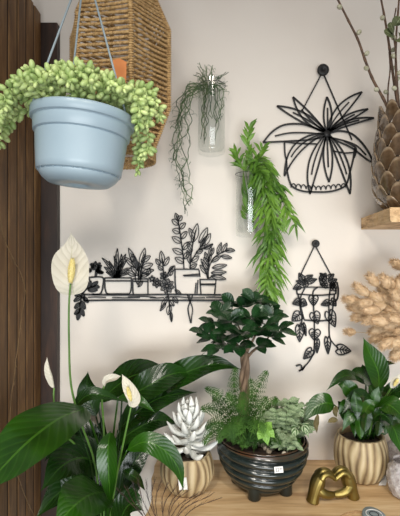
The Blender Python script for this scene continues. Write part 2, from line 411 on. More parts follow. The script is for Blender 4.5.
for outline, rib in (([(327, 133), (312, 127), (300, 124), (284, 125), (272, 132), (263, 142.5)], [(327, 135), (310, 133), (290, 133), (275, 136)]),
                     ([(327, 134), (340, 131), (352, 134), (362, 143), (369, 153), (373.5, 163)], [(328, 137), (345, 141), (357, 146), (366, 155)])):
    mb = MB(); stroke(mb, outline, 1.8, 24); stroke(mb, rib, 1.4, 18)
    if outline[-1][0] < 300: stroke(mb, [(327, 136), (312, 139.5), (292, 141), (263, 142.5)], 1.7, 20)
    else: stroke(mb, [(327, 136), (337, 141), (352, 148), (365, 158), (373.5, 163)], 1.6, 20)
    mb.build('leaf', M['metal'], a1, False)
mb = MB(); c0 = W(cx, cy+1); revolve(mb, [(.0001, -.002), (.011, -.0018), (.011, .0028), (.0001, .003)], c0, 16, R=Matrix.Rotation(pi/2, 3, 'X')); mb.build('leaf_centre', M['metal'], a1)

# art 2: pots on a shelf
a2 = thing('metal_wall_art', 'wide black metal outline of potted plants in a row on a thin shelf', 'wall art', W(156, 323))
mb = MB()
for ln in ([(84, 294.6), (120, 295), (170, 294.6), (227.5, 294.8)], [(84, 300.6), (120, 300.2), (170, 300.4), (227.5, 300.2)], [(227.2, 294), (227.4, 297), (227.2, 300.8)], [(84.5, 294), (84.2, 297), (84.5, 300.8)]):
    stroke(mb, ln, 1.7)
for u0, u1, dv in ((88, 106, 0), (112, 140, .7), (128, 156, -.6), (150, 164, .8), (166, 186, -.3), (186, 205, .6), (206, 222, 0)):
    stroke(mb, [(u0, 297.4+dv*.4), ((u0+u1)/2, 297.2+dv), (u1, 297.6)], .9)
mb.build('shelf_outline', M['metal'], a2, False)
def pot2(pts, extra=()):
    mb = MB(); stroke(mb, pts, 1.5, 36)
    for e in extra: stroke(mb, e, 1.3)
    mb.build('pot_outline', M['metal'], a2, False)
pot2([(88.5, 277.5), (102.5, 277.5), (102.8, 286), (101.5, 292), (98.5, 294.3), (92, 294.5)], [[(88.5, 277.5), (90, 281)]])
pot2([(104.5, 278), (105, 288), (106.5, 293), (109, 294.5)], [[(104.5, 278), (131.5, 278)], [(105, 281), (131, 281)], [(131.5, 278), (131.2, 288), (130, 293), (127, 294.5)], [(107, 294), (129, 294)]])
pot2([(132.5, 280), (133, 292), (133.5, 294.5)], [[(132.5, 279), (148, 279)], [(133, 281.5), (148, 281.5)], [(148, 279), (148, 294.5)]])
pot2([(175, 269.5), (175.2, 283), (176.5, 294.5)], [[(174, 269.3), (199, 269.3)], [(183, 275.5), (200, 274)], [(184, 276), (199, 276)], [(196, 283), (195, 294)], [(198, 280), (197, 294)], [(199, 270), (200, 277)]])
pot2([(200, 279.5), (200.5, 288), (201, 294.3)], [[(199.5, 279.5), (216, 279.5)], [(200, 284), (215.5, 284)], [(216, 279.5), (215.2, 288), (214.5, 294.3)], [(200, 284.8), (215.5, 284.8)]])
def sprig(leaves, stems=(), w=1.15, wd=.85):
    mb = MB()
    for s in stems: stroke(mb, s, 1.3)
    for l in leaves: oleaf(mb, l[0], l[1], l[2], l[3] if len(l) > 3 else 0, wd, .8)
    mb.build('plant_outline', M['metal'], a2, False)
# A little bushy plant and its trailing leaves
lv = []
for k in range(24):
    a = rnd(-.2, pi+.2); c = (95.5+cos(a)*rnd(0, 5), 272-sin(a)*rnd(0, 8)); a2_ = a+rnd(-.5, .5); L = rnd(3.5, 5)
    lv.append((c, (c[0]+cos(a2_)*L, c[1]-sin(a2_)*L), 2.4))
sprig(lv, [[(95, 277), (95.5, 270), (93, 263)], [(96, 277), (98, 270), (99, 265)]], wd=.8)
lv = [((91, 287), (96, 283), 4), ((88, 289), (90, 283), 4), ((88, 290), (95, 290), 4.5), ((86, 290), (81, 285), 4.5), ((84, 291), (78, 288), 4), ((83, 293), (77, 295), 4.5),
      ((82, 296), (76, 300), 4.5), ((83, 297), (87, 301), 4), ((81, 301), (84, 307), 4.5), ((80, 303), (76, 307), 4), ((80, 308), (83, 314), 4), ((80, 309), (76, 313), 4), ((79, 312), (78, 318), 4), ((94, 286), (98, 287), 3.5)]
lv = [(b_, (b_[0]+(t_[0]-b_[0])*1.35, b_[1]+(t_[1]-b_[1])*1.35), w_*.8) for b_, t_, w_ in lv]
sprig(lv, [[(95, 286), (87, 289), (83, 294), (80.5, 302), (79.5, 313)]], wd=1.5)
# B spiky blades
lv = []
for tp, wd_, bd in (((102, 258), 3.6, .05), ((109, 261), 3.5, .03), ((117.5, 248.5), 4, 0), ((126, 254), 3.5, -.04), ((127, 260), 3, -.06), ((104, 267), 3.5, .08), ((114, 256), 3, .02), ((121.5, 254), 3.4, 0), ((131, 268), 3, -.1), ((122, 262), 2.6, -.03), ((106, 272), 3, .1), ((129, 274), 3, -.1)):
    lv.append(((117+rnd(-3, 3), 278), tp, wd_, bd))
sprig(lv)
# C leafy plant
lv = [((139, 272), (128.5, 248), 5.5, 0), ((140, 268), (145, 248), 5.5, 0), ((136, 268), (124.5, 257), 4.5), ((141, 262), (150.5, 256), 5), ((142, 268), (153, 264), 5.5), ((142, 273), (154, 270), 4.5), ((139, 276), (131, 266), 5), ((141, 276), (149, 274), 4),
      ((138, 285), (138.5, 267), 6), ((136, 276), (126, 271), 4.5), ((141, 279), (139, 262), 4), ((133, 262), (133, 254), 4), ((147, 276), (150, 268), 4), ((138, 287), (143, 281), 3)]
sprig(lv, [[(139, 280), (138, 268), (134, 256)], [(140, 280), (142, 266), (145, 254)]])
# D trailing flowers between the pots
lv = []
for c, rr, n_, ph in (((167, 286), 7.5, 8, .2), ((157, 283), 5, 6, .6), ((164, 276), 4.5, 5, 0), ((152, 279), 3.5, 5, .9)):
    for k in range(n_):
        a = ph+2*pi*k/n_; lv.append(((c[0]+cos(a)*1.0, c[1]+sin(a)*1.0), (c[0]+cos(a)*rr, c[1]+sin(a)*rr), rr*.55))
lv += [((163, 264), (161, 251), 5), ((164, 266), (169, 257), 4.5), ((160, 265), (156, 259), 4), ((163, 270), (158, 266), 4), ((169, 272), (175, 266), 4.5), ((170, 276), (172, 268), 4),
       ((168, 296), (161, 308), 4), ((169, 300), (174, 306), 4), ((170, 305), (168, 315), 5), ((173, 297), (178, 303), 4), ((171, 312), (171.5, 322), 2.6), ((166, 303), (160, 311), 3), ((175, 290), (181, 294), 3)]
sprig(lv, [[(164, 280), (163, 266), (162, 258)], [(167, 290), (169, 300), (170, 312), (172, 321)], [(165, 278), (170, 270), (174, 266)]])
# E tall twin branches
lv = []
b1 = [(184, 269), (183, 255), (181, 240), (179, 226), (176.5, 216)]
for (x, y), l in (((184, 263), 9.5), ((183, 254), 11), ((181.5, 243), 10), ((180, 233), 8), ((178.5, 225), 7)):
    lv.append(((x, y), (x-l*.95, y-l*rnd(.4, .8)), 5.6, rnd(0, .1))); lv.append(((x, y-4), (x+l*rnd(.4, .7), y-4-l*.75), 4.8, -.05))
lv.append(((178, 221), (175.5, 213), 4))
sprig(lv, [b1])
lv = []
for (x, y), tx, ty, ww in (((192, 243), 197.5, 223.5, 6.5), ((194, 240), 189, 228, 4.5), ((199, 243), 207.5, 227.5, 6), ((202, 246), 210.5, 233.5, 6), ((201, 250), 204, 238, 4.5), ((191, 262), 199, 256, 5), ((190, 264), 187, 250, 4), ((192, 252), 187, 242, 4), ((204, 249), 213, 244, 3.5), ((196, 253), 203, 250, 4), ((190, 268), 197, 264, 4)):
    lv.append(((x, y), (tx, ty), ww, .03))
sprig(lv, [[(190, 269), (191, 256), (193, 243), (196, 230)], [(191, 262), (197, 252), (204, 242), (208, 234)], [(199, 250), (207, 247), (213, 244)]])
# F small plant
lv = [((209, 262), (211, 246), 3.8), ((211, 262), (221, 256), 4), ((217, 254), (221.5, 242.5), 3.5), ((222, 253), (227, 243), 4), ((225, 251), (235, 250.5), 4, -.05), ((221, 256), (232, 258), 3.8), ((212, 268), (227, 265), 4.5), ((211, 273), (226.5, 272), 4.5), ((211, 276), (226, 279), 4.5),
      ((208, 270), (201, 259), 4), ((207, 274), (200, 265), 4), ((208, 262), (205, 252), 3.5), ((209, 266), (204, 257), 4), ((210, 256), (214, 248), 3.5)]
sprig(lv, [[(208, 279), (209, 268), (214, 258), (223, 252), (230, 250)], [(208, 279), (208, 268), (210, 254)], [(208, 279), (205, 270), (202, 262)], [(209, 278), (216, 275), (222, 275)]])
mb = MB()
stroke(mb, [(189, 295), (190, 301), (188, 309), (190, 320), (191, 323)], 1.4); stroke(mb, [(190, 301), (192.5, 309), (191.5, 318), (191, 323)], 1.2); stroke(mb, [(187, 294), (190, 301), (193, 294)], 1.3)
mb.build('plant_outline', M['metal'], a2, False)

# art 3: pothos in a hanging pot
a3 = thing('metal_wall_art', 'small black metal outline of a trailing heart-leaved plant in hanging pot', 'wall art', W(318, 371))
knob(a3, 315, 243.8, 3.8)
mb = MB(); stroke(mb, [(314, 247), (299.5, 277)], 1.1); stroke(mb, [(316, 247), (331.5, 276)], 1.1); mb.build('cord', M['metal'], a3, False)
mb = MB()
stroke(mb, [(297, 288.5), (305, 287.4), (318, 287.2), (335, 288)], 1.2, 24); stroke(mb, [(297, 294), (318, 295.3), (335, 294)], 1.4, 24)
stroke(mb, [(297.2, 288), (296.8, 291), (297.2, 294.4)], 1.5); stroke(mb, [(337, 282), (338.3, 290), (337.5, 298), (335, 302)], 1.6)
stroke(mb, [(335.5, 288), (336, 291), (335.5, 294.4)], 1.4)
stroke(mb, [(298, 294), (300.5, 306), (304, 319.5)], 1.6); stroke(mb, [(334.5, 294), (333, 306), (331, 320)], 1.3); stroke(mb, [(304, 320), (318, 321), (331, 320)], 1.4)
mb.build('pot_outline', M['metal'], a3, False)
def hleaf(mb, b, t, w, wd=1.2):
    b = V((*b, 0)); t = V((*t, 0)); ax = t-b; s = V((-ax.y, ax.x, 0)).normalized()
    def pt(x, k): return tuple(b+ax*x+s*k*w/2)[:2]
    for k in (-1, 1): stroke(mb, [pt(.06, 0), pt(-.1, .55*k), pt(.12, k), pt(.4, .95*k), pt(.72, .52*k), pt(1, 0)], wd, 18)
    stroke(mb, [pt(0, 0), pt(.85, 0)], wd*.8)
    for x in (.15, .35, .55):
        for k in (-1, 1): stroke(mb, [pt(x, 0), pt(x+.2, k*(.78-x*.5))], wd*.7)
def vine(stem, leaves):
    mb = MB(); stroke(mb, stem, 1.3, 30)
    for l in leaves: hleaf(mb, *l)
    mb.build('vine_outline', M['metal'], a3, False)
vine([(305, 288), (301, 296), (300, 306), (302, 320), (298, 327)], [((300, 301), (292.5, 304), 7), ((301, 302), (307, 305), 8), ((300, 314), (292, 321), 10), ((300, 326), (299.5, 342), 8.5), ((303, 324), (306, 336), 4)])
vine([(318, 287), (313, 292), (313.5, 305), (314.5, 330), (314, 350), (310, 360), (303, 368), (299, 371)], [((313.5, 296), (313.5, 306), 9), ((314, 313), (318, 324), 10), ((315, 330), (314, 340), 11), ((312, 350), (303.5, 359), 8), ((317, 340), (317, 353), 5)])
mb = MB(); stroke(mb, [(296, 366), (301, 365), (302, 370), (305, 366)], 1.4, 16); stroke(mb, [(299, 371), (304, 368)], 1.4); mb.build('vine_outline', M['metal'], a3, False)
vine([(331, 283), (329, 300), (329, 318), (329.5, 336), (333, 343), (338, 348)], [((329, 302), (321, 305), 6), ((331, 300), (336, 306), 7), ((329, 312), (335, 327), 10), ((327.5, 338), (328, 354), 6), ((337.5, 349), (351, 351), 10)])
mb = MB()
for l in (((304, 283), (296, 281), 5), ((303, 280), (299, 273), 6), ((306, 279), (313, 275), 5), ((308, 282), (317, 279), 5), ((306, 286), (304, 279), 5), ((300, 286), (293, 289), 6), ((325, 284), (319, 278), 6), ((322, 280), (326, 273), 7), ((328, 279), (334, 274), 6),
          ((330, 283), (337, 279), 6), ((327, 286), (320, 284), 5), ((331, 287), (335, 283), 5), ((324, 277), (320, 273), 4), ((333, 290), (334, 282), 6)): hleaf(mb, *l, wd=1.0)
mb.build('leaf_outline', M['metal'], a3, False)

# ------------------------------------------------------------------ rattan lampshade
LC = P(119.5, 75, 1.08); LC.z = 0
def LP(deg, r, z): a = math.radians(deg); return V((LC.x+r*sin(a), LC.y-r*cos(a), z))
zv = lambda v: 1.5-(v-258)/F*1.08
lt = LP(0, 0, zv(162))
lamp = thing('rattan_lampshade', 'woven brown rope lantern lampshade hanging behind the pale blue planter', 'lampshade', lt)
R0 = .126
lev = [(.086, zv(152)), (R0, zv(112)), (R0, zv(34)), (.078, zv(-10))]
angs = [22+60*k for k in range(6)]
mb = MB()
for a in angs:
    tube(mb, [LP(a, r, z) for r, z in lev], .004, 8)
for r, z in (lev[0], lev[3]):
    tube(mb, [LP(22+60*k, r, z) for k in range(7)], .0035, 8)
mb.build('frame', M['rope'], lamp)
mb = MB(); 
def rope(mb, a, b, r=.0024, pitch=.0115, jag=0):
    L = (b-a).length; n = max(4, int(L/pitch*5)); t, s, nn = frame(b-a, V((0, 0, 1)))
    for ph in (0, pi):
        pts = [a.lerp(b, i/n)+(s*cos(2*pi*i/n*L/pitch+ph)+nn*sin(2*pi*i/n*L/pitch+ph))*r*.75+V((0, 0, -.004*sin(pi*i/n)*jag)) for i in range(n+1)]
        tube(mb, pts, r, 4, False)
seq = []
def lerpz(z):
    for (r1, z1), (r2, z2) in zip(lev, lev[1:]):
        if z1 <= z <= z2: return r1+(r2-r1)*(z-z1)/(z2-z1)
    return lev[-1][0]
z = lev[0][1]+.006
while z < lev[3][1]-.004:
    r = lerpz(z)
    for k in range(6):
        rope(mb, LP(angs[k], r, z+rnd(-.001, .001)), LP(angs[k]+60, r, z+rnd(-.001, .001)), jag=rnd(0, 1))
    z += .0118
for k in range(6):     # wrapping along each upright
    for (r1, z1), (r2, z2) in zip(lev, lev[1:]):
        n = int((z2-z1)/.0055)
        for i in range(n):
            zz = z1+(z2-z1)*(i+.5)/n; rr = r1+(r2-r1)*(i+.5)/n; c = LP(angs[k], rr, zz)
            tube(mb, [c+V((.0055*cos(q), .0055*sin(q), .002*sin(q))) for q in [j*2*pi/7 for j in range(8)]], .0019, 4, False)
mb.build('rope_weave', M['rope'], lamp)
# bottom ring drum
mb = MB()
for i in range(4):
    zz = lev[0][1]-.004-i*.0062
    for ph in (0, pi):
        tube(mb, [LC+V((0, 0, zz))+V((cos(a), sin(a), 0))*(.088+.002*cos(a*30+ph))+V((0, 0, .002*sin(a*30+ph))) for a in [j*2*pi/150 for j in range(151)]], .0025, 4, False)
mb.build('bottom_ring', M['rope'], lamp)
mb = MB(); tube(mb, [LP(0, 0, lev[3][1]-.01), LP(0, 0, 3.0)], .003, 8)
for k in range(3): tube(mb, [LP(22+120*k, .078, lev[3][1]), LP(0, 0, lev[3][1]+.03)], .002, 6)
mb.build('hanging_cord', M['rope'], lamp)
# orange tag hanging on the lampshade
mb = MB(); TD = .93
q = [P(112.6, 60, TD), P(119, 58, TD), P(126.5, 62, TD), P(126, 92, TD), P(113.5, 92, TD)]
vs = q+[p+V((0, .0012, 0)) for p in q]; mb.add(vs, [(0, 4, 3, 2, 1), (5, 6, 7, 8, 9)]+[(k, (k+1) % 5, (k+1) % 5+5, k+5) for k in range(5)])
ot = thing('orange_tag', 'plain orange card tag hanging in front of the woven lampshade', 'tag', P(119, 92, TD))
mb.build('card', M['orange'], ot, False)
mb = MB(); tube(mb, catmull([P(119, 59, TD), P(119.5, 48, TD+.012), P(121, 38, TD+.028)], 8), .0006, 5); mb.build('string', M['twine'], ot)

# ------------------------------------------------------------------ hanging planter
HD = .85
rc = P(80, 116, HD); bc = P(78.5, 185, HD); Hh = rc.z-bc.z
tilt = Matrix.Rotation(math.radians(4.5), 3, 'Y')
hp = thing('hanging_planter', 'pale blue plastic hanging pot of trailing plump-leaved succulent, in front of the lampshade', 'planter', bc)
mb = MB()
pr = [(.0001, .003), (.020, .003), (.022, .000), (.050, .000), (.060, .001), (.072, .010), (.0785, .019), (.0785, .020), (.0755, .0203), (.0755, .0218), (.0820, .0222), (.0828, .0225), (.0845, .036), (.0870, .060), (.0892, .084), (.0900, .094), (.0900, .0945), (.0875, .0948), (.0875, .0962), (.0935, .0966), (.0940, .0972), (.0962, .120), (.0962, .121), (.1005, .1213), (.1015, .122), (.1020, .136), (.1015, .1395), (.0985, .1405), (.0955, .139), (.092, .125), (.088, .11)]
sc_ = Hh/.1385
pr = [(r*.985, z*sc_) for r, z in pr]
revolve(mb, pr, bc, 72, R=tilt, capb=False); mb.build('pot', M['pot_blue'], hp)
mb = MB()
for k in range(26):
    a = 2*pi*k/26; c = bc+tilt@V((cos(a)*.0775, sin(a)*.0775, .0205*sc_)); ell(mb, c-V((0, 0, .0015)), V((0, 0, 1)), .003, .0013, 6, 4)
mb.build('rim_notches', M['pot_blue'], hp)
mb = MB(); revolve(mb, [(.0001, .118*sc_), (.05, .12*sc_), (.088, .115*sc_)], bc, 32, R=tilt, capb=False); mb.build('soil', M['soil'], hp)
hook = P(85, -38, HD)
for ax, ay in ((-.083, -.040), (-.052, .082), (.097, -.012)):
    mb = MB(); a = rc+tilt@V((ax*.97, ay*.97, .002)); tube(mb, [a+V((0, 0, -.014)), a, hook], .0021, 7); mb.build('hanger_rod', M['rod'], hp)
mb = MB(); tube(mb, [hook+V((0, 0, -.004)), hook+V((0, 0, .02))], .006, 10); tube(mb, [hook+V((0, 0, .02)), V((hook.x, hook.y, 3.0))], .002, 6); mb.build('hanger_hook', M['rod'], hp)
def sedum(ctrl, Lf=.0195, rf=.0058, dens=.0042, ang=1.0, name='trailing_stem'):
    mb = MB(); L = sum((V(b)-V(a)).length for a, b in zip(ctrl, ctrl[1:])); n = max(10, int(L/dens)); pts = catmull(ctrl, n)
    tube(mb, pts[::3], .002, 5)
    for i, p in enumerate(pts):
        t = i/n; T = pts[min(i+1, n)]-pts[max(i-1, 0)]; T, s, nn = frame(T, V((.3, .2, .9)))
        a = i*2.3999+rnd(-.2, .2); o = s*cos(a)+nn*sin(a)
        an = ang*(1-.75*max(0, (t-.85)/.15)); sc = (1-.45*max(0, (t-.8)/.2))*rnd(.88, 1.1)
        ax = o*sin(an)+T*cos(an)+V((0, 0, .15))
        ell(mb, p+o*.001, ax, Lf*sc, rf*sc, 7, 5, .92)
    return mb.build(name, M['sedum'], hp)
def hpP(u, v, y): q = P(u, v, HD); q.y += y; return q
S = [ # trailing left
    [(50, 100, -.05), (36, 97, -.07), (26, 104, -.085), (24, 114, -.085), (23, 121, -.085)],
    [(45, 98, -.02), (28, 98, -.03), (14, 106, -.04), (6, 118, -.04), (4, 134, -.04), (4, 150, -.04)],
    [(50, 98, 0), (34, 94, -.02), (18, 100, -.02), (11, 106, -.02), (9, 118, -.02)],
    [(40, 102, .02), (20, 104, .02), (8, 112, .02), (-2, 126, .02), (-5, 146, .01)],
    # front hump
    [(58, 104, -.02), (48, 96, -.07), (39, 92, -.08), (34, 96, -.088)],
    [(60, 104, -.03), (54, 92, -.06), (50, 84, -.075), (44, 82, -.085)],
    [(70, 104, -.03), (68, 92, -.06), (64, 84, -.075), (58, 88, -.09)],
    [(62, 102, 0), (60, 86, -.02), (62, 74, -.03), (67, 68, -.04)],
    [(66, 102, 0), (64, 84, -.02), (70, 74, -.03), (72, 70, -.04)],
    [(58, 102, .02), (52, 88, .01), (48, 78, 0)],
    [(84, 104, -.03), (84, 92, -.06), (86, 82, -.075), (92, 78, -.085)],
    [(92, 104, -.03), (96, 90, -.06), (98, 82, -.08), (94, 88, -.1)],
    [(88, 104, 0), (90, 88, -.02), (96, 76, -.03), (102, 78, -.05)],
    [(78, 104, -.02), (80, 92, -.06), (76, 86, -.085), (72, 90, -.098)],
    [(100, 104, -.02), (108, 92, -.05), (112, 86, -.06), (116, 88, -.07)],
    [(104, 104, -.04), (112, 96, -.07), (118, 92, -.08), (120, 98, -.09)],
    [(64, 106, -.05), (62, 98, -.085), (60, 94, -.1), (56, 98, -.108)],
    [(88, 106, -.05), (86, 96, -.09), (84, 94, -.102), (86, 98, -.108)],
    [(104, 106, -.05), (102, 98, -.085), (102, 96, -.1), (106, 100, -.104)],
    [(74, 104, .03), (76, 90, .03), (78, 84, .02)], [(110, 104, .02), (112, 92, .02), (118, 86, .02)],
    # right trailing
    [(112, 100, -.02), (124, 92, -.04), (134, 96, -.05), (141, 106, -.05), (143, 120, -.05), (141, 134, -.05)],
    [(112, 102, 0), (128, 92, -.01), (142, 90, -.02), (152, 94, -.02), (157, 104, -.02)],
    [(116, 102, .02), (134, 96, .02), (150, 96, .02), (158, 106, .01), (160, 114, .01)],
    [(116, 100, -.02), (130, 98, -.03), (146, 102, -.035), (150, 114, -.03), (149, 128, -.03)],
    [(112, 102, .04), (126, 108, .05), (136, 130, .05), (136, 146, .05), (134, 164, .05)],
    [(112, 102, .03), (128, 104, .03), (144, 118, .03), (146, 140, .03), (142, 150, .03)],
    [(108, 98, -.05), (120, 94, -.07), (128, 96, -.08), (130, 102, -.08)]]
for s in S: sedum([hpP(u, v+(6 if 38 < u < 130 else 3), y) for u, v, y in s])

# ------------------------------------------------------------------ glass wall bottles
def bottle(u, vtop, vbot, rad, label, d, neck=False):
    c = P(u, vbot, d); top = P(u, vtop, d).z-c.z
    t = thing('glass_wall_vase', label, 'vase', c)
    mb = MB(); r = rad; w_ = .0022
    out = [(.0001, .001), (r*.7, 0), (r*.93, .004), (r, .014), (r, top-.004), (r*1.02, top)]
    inn = [(r*1.02-w_, top), (r-w_, top-.005), (r-w_, .022), (r*.8, .014), (.0001, .012)]
    revolve(mb, out+inn, c, 40, capb=False); mb.build('glass_body', M['glass'], t)
    mb = MB(); cc = c+V((0, 0, top-.018))
    tube(mb, [cc+V((cos(a), sin(a), 0))*(r+.0012) for a in [k*2*pi/32 for k in range(33)]], .0007, 6)
    tube(mb, [cc+V((0, r, 0)), V((cc.x, -.001, cc.z))], .0012, 6)
    mb.build('wire_hanger', M['metal'], t)
    return t, c, top
b1, c1, t1 = bottle(211.5, 80, 155, .0395, 'clear glass wall vase holding the thin stringy plant, beside the woven lampshade', 1.252)
b2, c2, t2 = bottle(249.5, 168, 237, .040, 'clear glass wall vase holding the bright green willow-leaved spray', 1.252)
# stringy plant
sp = thing('stringy_plant', 'thin tangled dark green stringy plant spilling from a glass wall vase', 'plant', c1+V((0, 0, .03)))
def strand(mb, pts, r, wob, n=30):
    pts = catmull(pts, n); off = V((rnd(0, 50), rnd(0, 50), 0))
    pp = []
    for i, p in enumerate(pts):
        k = min(1, i/5); nz = V((noise.noise(p*38+off), noise.noise(p*38+off+V((9, 0, 0))), noise.noise(p*38+off+V((0, 9, 0)))*.5))
        q = p+nz*wob*k; q.y = min(q.y, -.003); pp.append(q)
    tube(mb, pp, r, 5); return pp
def twiglets(mb, pp, cnt, L, r=.00065):
    for _ in range(cnt):
        i = random.randrange(3, len(pp)-1); a = pp[i]; d = V((rnd(-1, 1), rnd(-.5, .3), rnd(-1, .5))).normalized()
        b = a+d*L*rnd(.5, 1); c = b+V((rnd(-.4, .4), 0, rnd(-1, -.1)))*L*.5; b.y = min(b.y, -.003); c.y = min(c.y, -.003)
        tube(mb, catmull([a, b, c], 5), (r, r*.6), 4)
mb = MB(); o = P(209, 88, 1.252)
for k in range(20):      # up and around the mouth
    a = rnd(-1.5, 1.5); L = rnd(.035, .065)
    pp = strand(mb, [o+V((rnd(-.02, .02), 0, -.02)), o+V((sin(a)*L*.5, rnd(-.03, .0), cos(a)*L*.5)), o+V((sin(a)*L, rnd(-.04, .01), cos(a)*L))], .0009, .012, 10)
    twiglets(mb, pp, 4, .014)
mb.build('upright_stems', M['rhip'], sp)
mb = MB()
for k in range(13):      # inside the glass
    x = rnd(-.028, .024); y = rnd(-.018, .018)
    pp = strand(mb, [c1+V((x*.6, y, t1-.01)), c1+V((x, y, t1*.6)), c1+V((x+rnd(-.01, .01), y, t1*rnd(.15, .5)))], .001, .014, 16)
    pp = [p for p in pp]
mb.build('submerged_stems', M['rhip'], sp)
paths = [[(204, 88), (192, 92), (186, 108), (183, 130), (179, 160), (182, 185), (186, 212)], [(206, 86), (194, 84), (183, 96), (178, 118), (174, 150), (180, 178), (190, 205)],
         [(203, 90), (190, 88), (180, 104), (180, 130), (186, 160), (190, 190), (184, 214)], [(206, 88), (196, 86), (188, 100), (188, 124), (178, 146), (172, 164)],
         [(204, 88), (190, 96), (182, 116), (176, 136), (177, 158), (186, 180), (188, 200)], [(204, 86), (194, 90), (184, 112), (190, 140), (186, 166), (178, 186)],
         [(204, 88), (193, 88), (186, 94), (180, 110), (176, 128)], [(206, 86), (197, 84), (186, 90), (178, 104), (182, 122)]]
for k, pth in enumerate(paths):
    mb = MB(); pp = strand(mb, [P(u+rnd(-2, 2), v, 1.232+.006*(k % 4)) for u, v in pth], .0012, .013, 46)
    twiglets(mb, pp, 22 if k < 6 else 12, .024); mb.build('trailing_stem', M['rhip'], sp)
for pth in ([(214, 84), (220, 92), (222, 108), (219, 122)], [(212, 84), (221, 88), (224, 100), (221, 116)]):
    mb = MB(); pp = strand(mb, [P(u, v, 1.205) for u, v in pth], .0011, .01, 20); twiglets(mb, pp, 12, .018); mb.build('trailing_stem', M['rhip'], sp)

# willow-leaved spray
ws = thing('willow_leaf_spray', 'bright green spray of narrow leaves cascading from a glass wall vase', 'plant', c2+V((0, 0, .03)))
def spray(pth, d0, n, L=.055, W_=.0082, spread=1.15, up=0, name='leafy_stem'):
    mb = MB(); q = [P(u, v, d0) for u, v in pth]; N_ = 40; pp = catmull(q, N_); tube(mb, pp, (.0014, .0008), 5)
    for i in range(n):
        t = (i+rnd(0, 1))/n; k = min(N_-1, int(t*N_)); p = pp[k]; T = (pp[k+1]-pp[k]).normalized()
        a = rnd(0, 2*pi); o = V((cos(a), sin(a)*.75-.2, rnd(-.2, .25)))
        D = (T*rnd(.5, 1.1)+o*spread*.75+V((0, 0, up))).normalized(); l = L*rnd(.65, 1.15)
        e = p+D*l+V((0, 0, -.25*l*(1-up))); mid = p+D*l*.5
        for x in (e, mid): x.y = min(x.y, -.006)
        leaf(mb, [p, mid, e], W_*rnd(.75, 1.15), V((rnd(-.6, .6), -1, rnd(-.2, .7))), 6, 2, .85, .9, .25)
    mb.build(name, M['bam'], ws)
spray([(250, 172), (249, 158), (248, 140), (249, 128)], 1.235, 26, .045, .010, .9, .35)
spray([(248, 172), (240, 164), (236, 154)], 1.235, 26, .042, .010, .9, .2)
spray([(252, 172), (258, 158), (264, 148)], 1.235, 20, .042, .010, .9, .2)
spray([(250, 172), (258, 160), (268, 168), (278, 188), (290, 218)], 1.20, 60, .05)
spray([(250, 170), (260, 166), (272, 182), (284, 205), (296, 226)], 1.22, 50, .046)
spray([(252, 172), (262, 172), (268, 190), (272, 215), (271, 240), (269, 262), (266, 292)], 1.20, 125, .055)
spray([(252, 172), (260, 178), (263, 200), (266, 225), (262, 250), (268, 280), (272, 304)], 1.215, 115, .054)
spray([(250, 172), (258, 175), (268, 200), (276, 225), (276, 250), (276, 275), (272, 296)], 1.225, 95, .05)
mb = MB()
for k in range(26):      # stems and leaves inside the vase
    x = rnd(-.026, .028); z0 = rnd(.06, t2)
    a = c2+V((.01, 0, .02+rnd(0, .05))); b = c2+V((x, rnd(-.024, .02), z0))
    leaf(mb, [a.lerp(b, .5), a.lerp(b, .75)+V((x*.2, 0, 0)), b], .010, V((rnd(-.5, .5), -1, 0)), 6, 2, .85, .9, .2)
for x in (-.02, -.012, .0, .012): tube(mb, [c2+V((.012, 0, .016)), c2+V((x, 0, t2))], .0012, 5)
mb.build('submerged_stems', M['bam'], ws)

# ------------------------------------------------------------------ scaled vase with pussy willow
VC = V((.560, -.17, 1.622))
vz = thing('scaled_vase', 'brown glazed vase of overlapping rounded scales on the rough wooden shelf', 'vase', VC)
vp = smoothprof([(.056, 0), (.070, .010), (.093, .042), (.099, .10), (.097, .15), (.090, .20), (.084, .235), (.082, .258)], 40)
def vr(z):
    for (r1, z1), (r2, z2) in zip(vp, vp[1:]):
        if z1 <= z <= z2: return r1+(r2-r1)*(z-z1)/(z2-z1+1e-9)
    return vp[-1][0] if z > .1 else vp[0][0]
mb = MB(); revolve(mb, [(r, z, .15) for r, z in vp]+[(.076, .258, .2), (.068, .23, .1), (.07, .1, .1)], VC, 64); mb.build('vase_body', M['vase'], vz)
mb = MB()
for row in range(9):
    zb = -.020+row*.0305; H = .056; nS = 11
    for k in range(nS):
        th = 2*pi*(k+(row % 2)*.5)/nS+.2; vs, fs, uv = [], [], []; nu, nv = 10, 9; hw = pi/nS*1.12
        for lay in (0, 1):
            for j in range(nv+1):
                tt = j/nv
                for i in range(nu+1):
                    x = i/nu*2-1; top = H*(1-.0*abs(x)); z = zb+H*tt*(1-.5*abs(x)**2.4)
                    wd = hw*(1-.45*max(0, tt-.55)**1.5*2.2)
                    zc = max(0.0, z); r = vr(min(zc, .258))+(.001+.0036*tt**1.3*(1-.25*x*x)+.0015*noise.noise(V((th*5+x, z*60, row)))) - (.0045 if lay else 0)
                    a = th+x*wd; vs.append(VC+V((r*cos(a), r*sin(a), zc)))
                    e = max(abs(x)**3, tt**4); uv.append((.35+.3*tt+(.35 if e > .6 else 0)+.08*sin(x*22), tt))
        m_ = (nu+1)*(nv+1)
        for j in range(nv):
            for i in range(nu):
                q = j*(nu+1)+i; fs.append((q, q+1, q+nu+2, q+nu+1)); fs.append((m_+q, m_+q+nu+1, m_+q+nu+2, m_+q+1))
        for i in range(nu): q = nv*(nu+1)+i; fs.append((q, q+1, m_+q+1, m_+q))
        for j in range(nv):
            q = j*(nu+1); fs.append((q, q+nu+1, m_+q+nu+1, m_+q)); q += nu; fs.append((q, m_+q, m_+q+nu+1, q+nu+1))
        mb.add(vs, fs, uv)
mb.build('scales', M['vase'], vz)
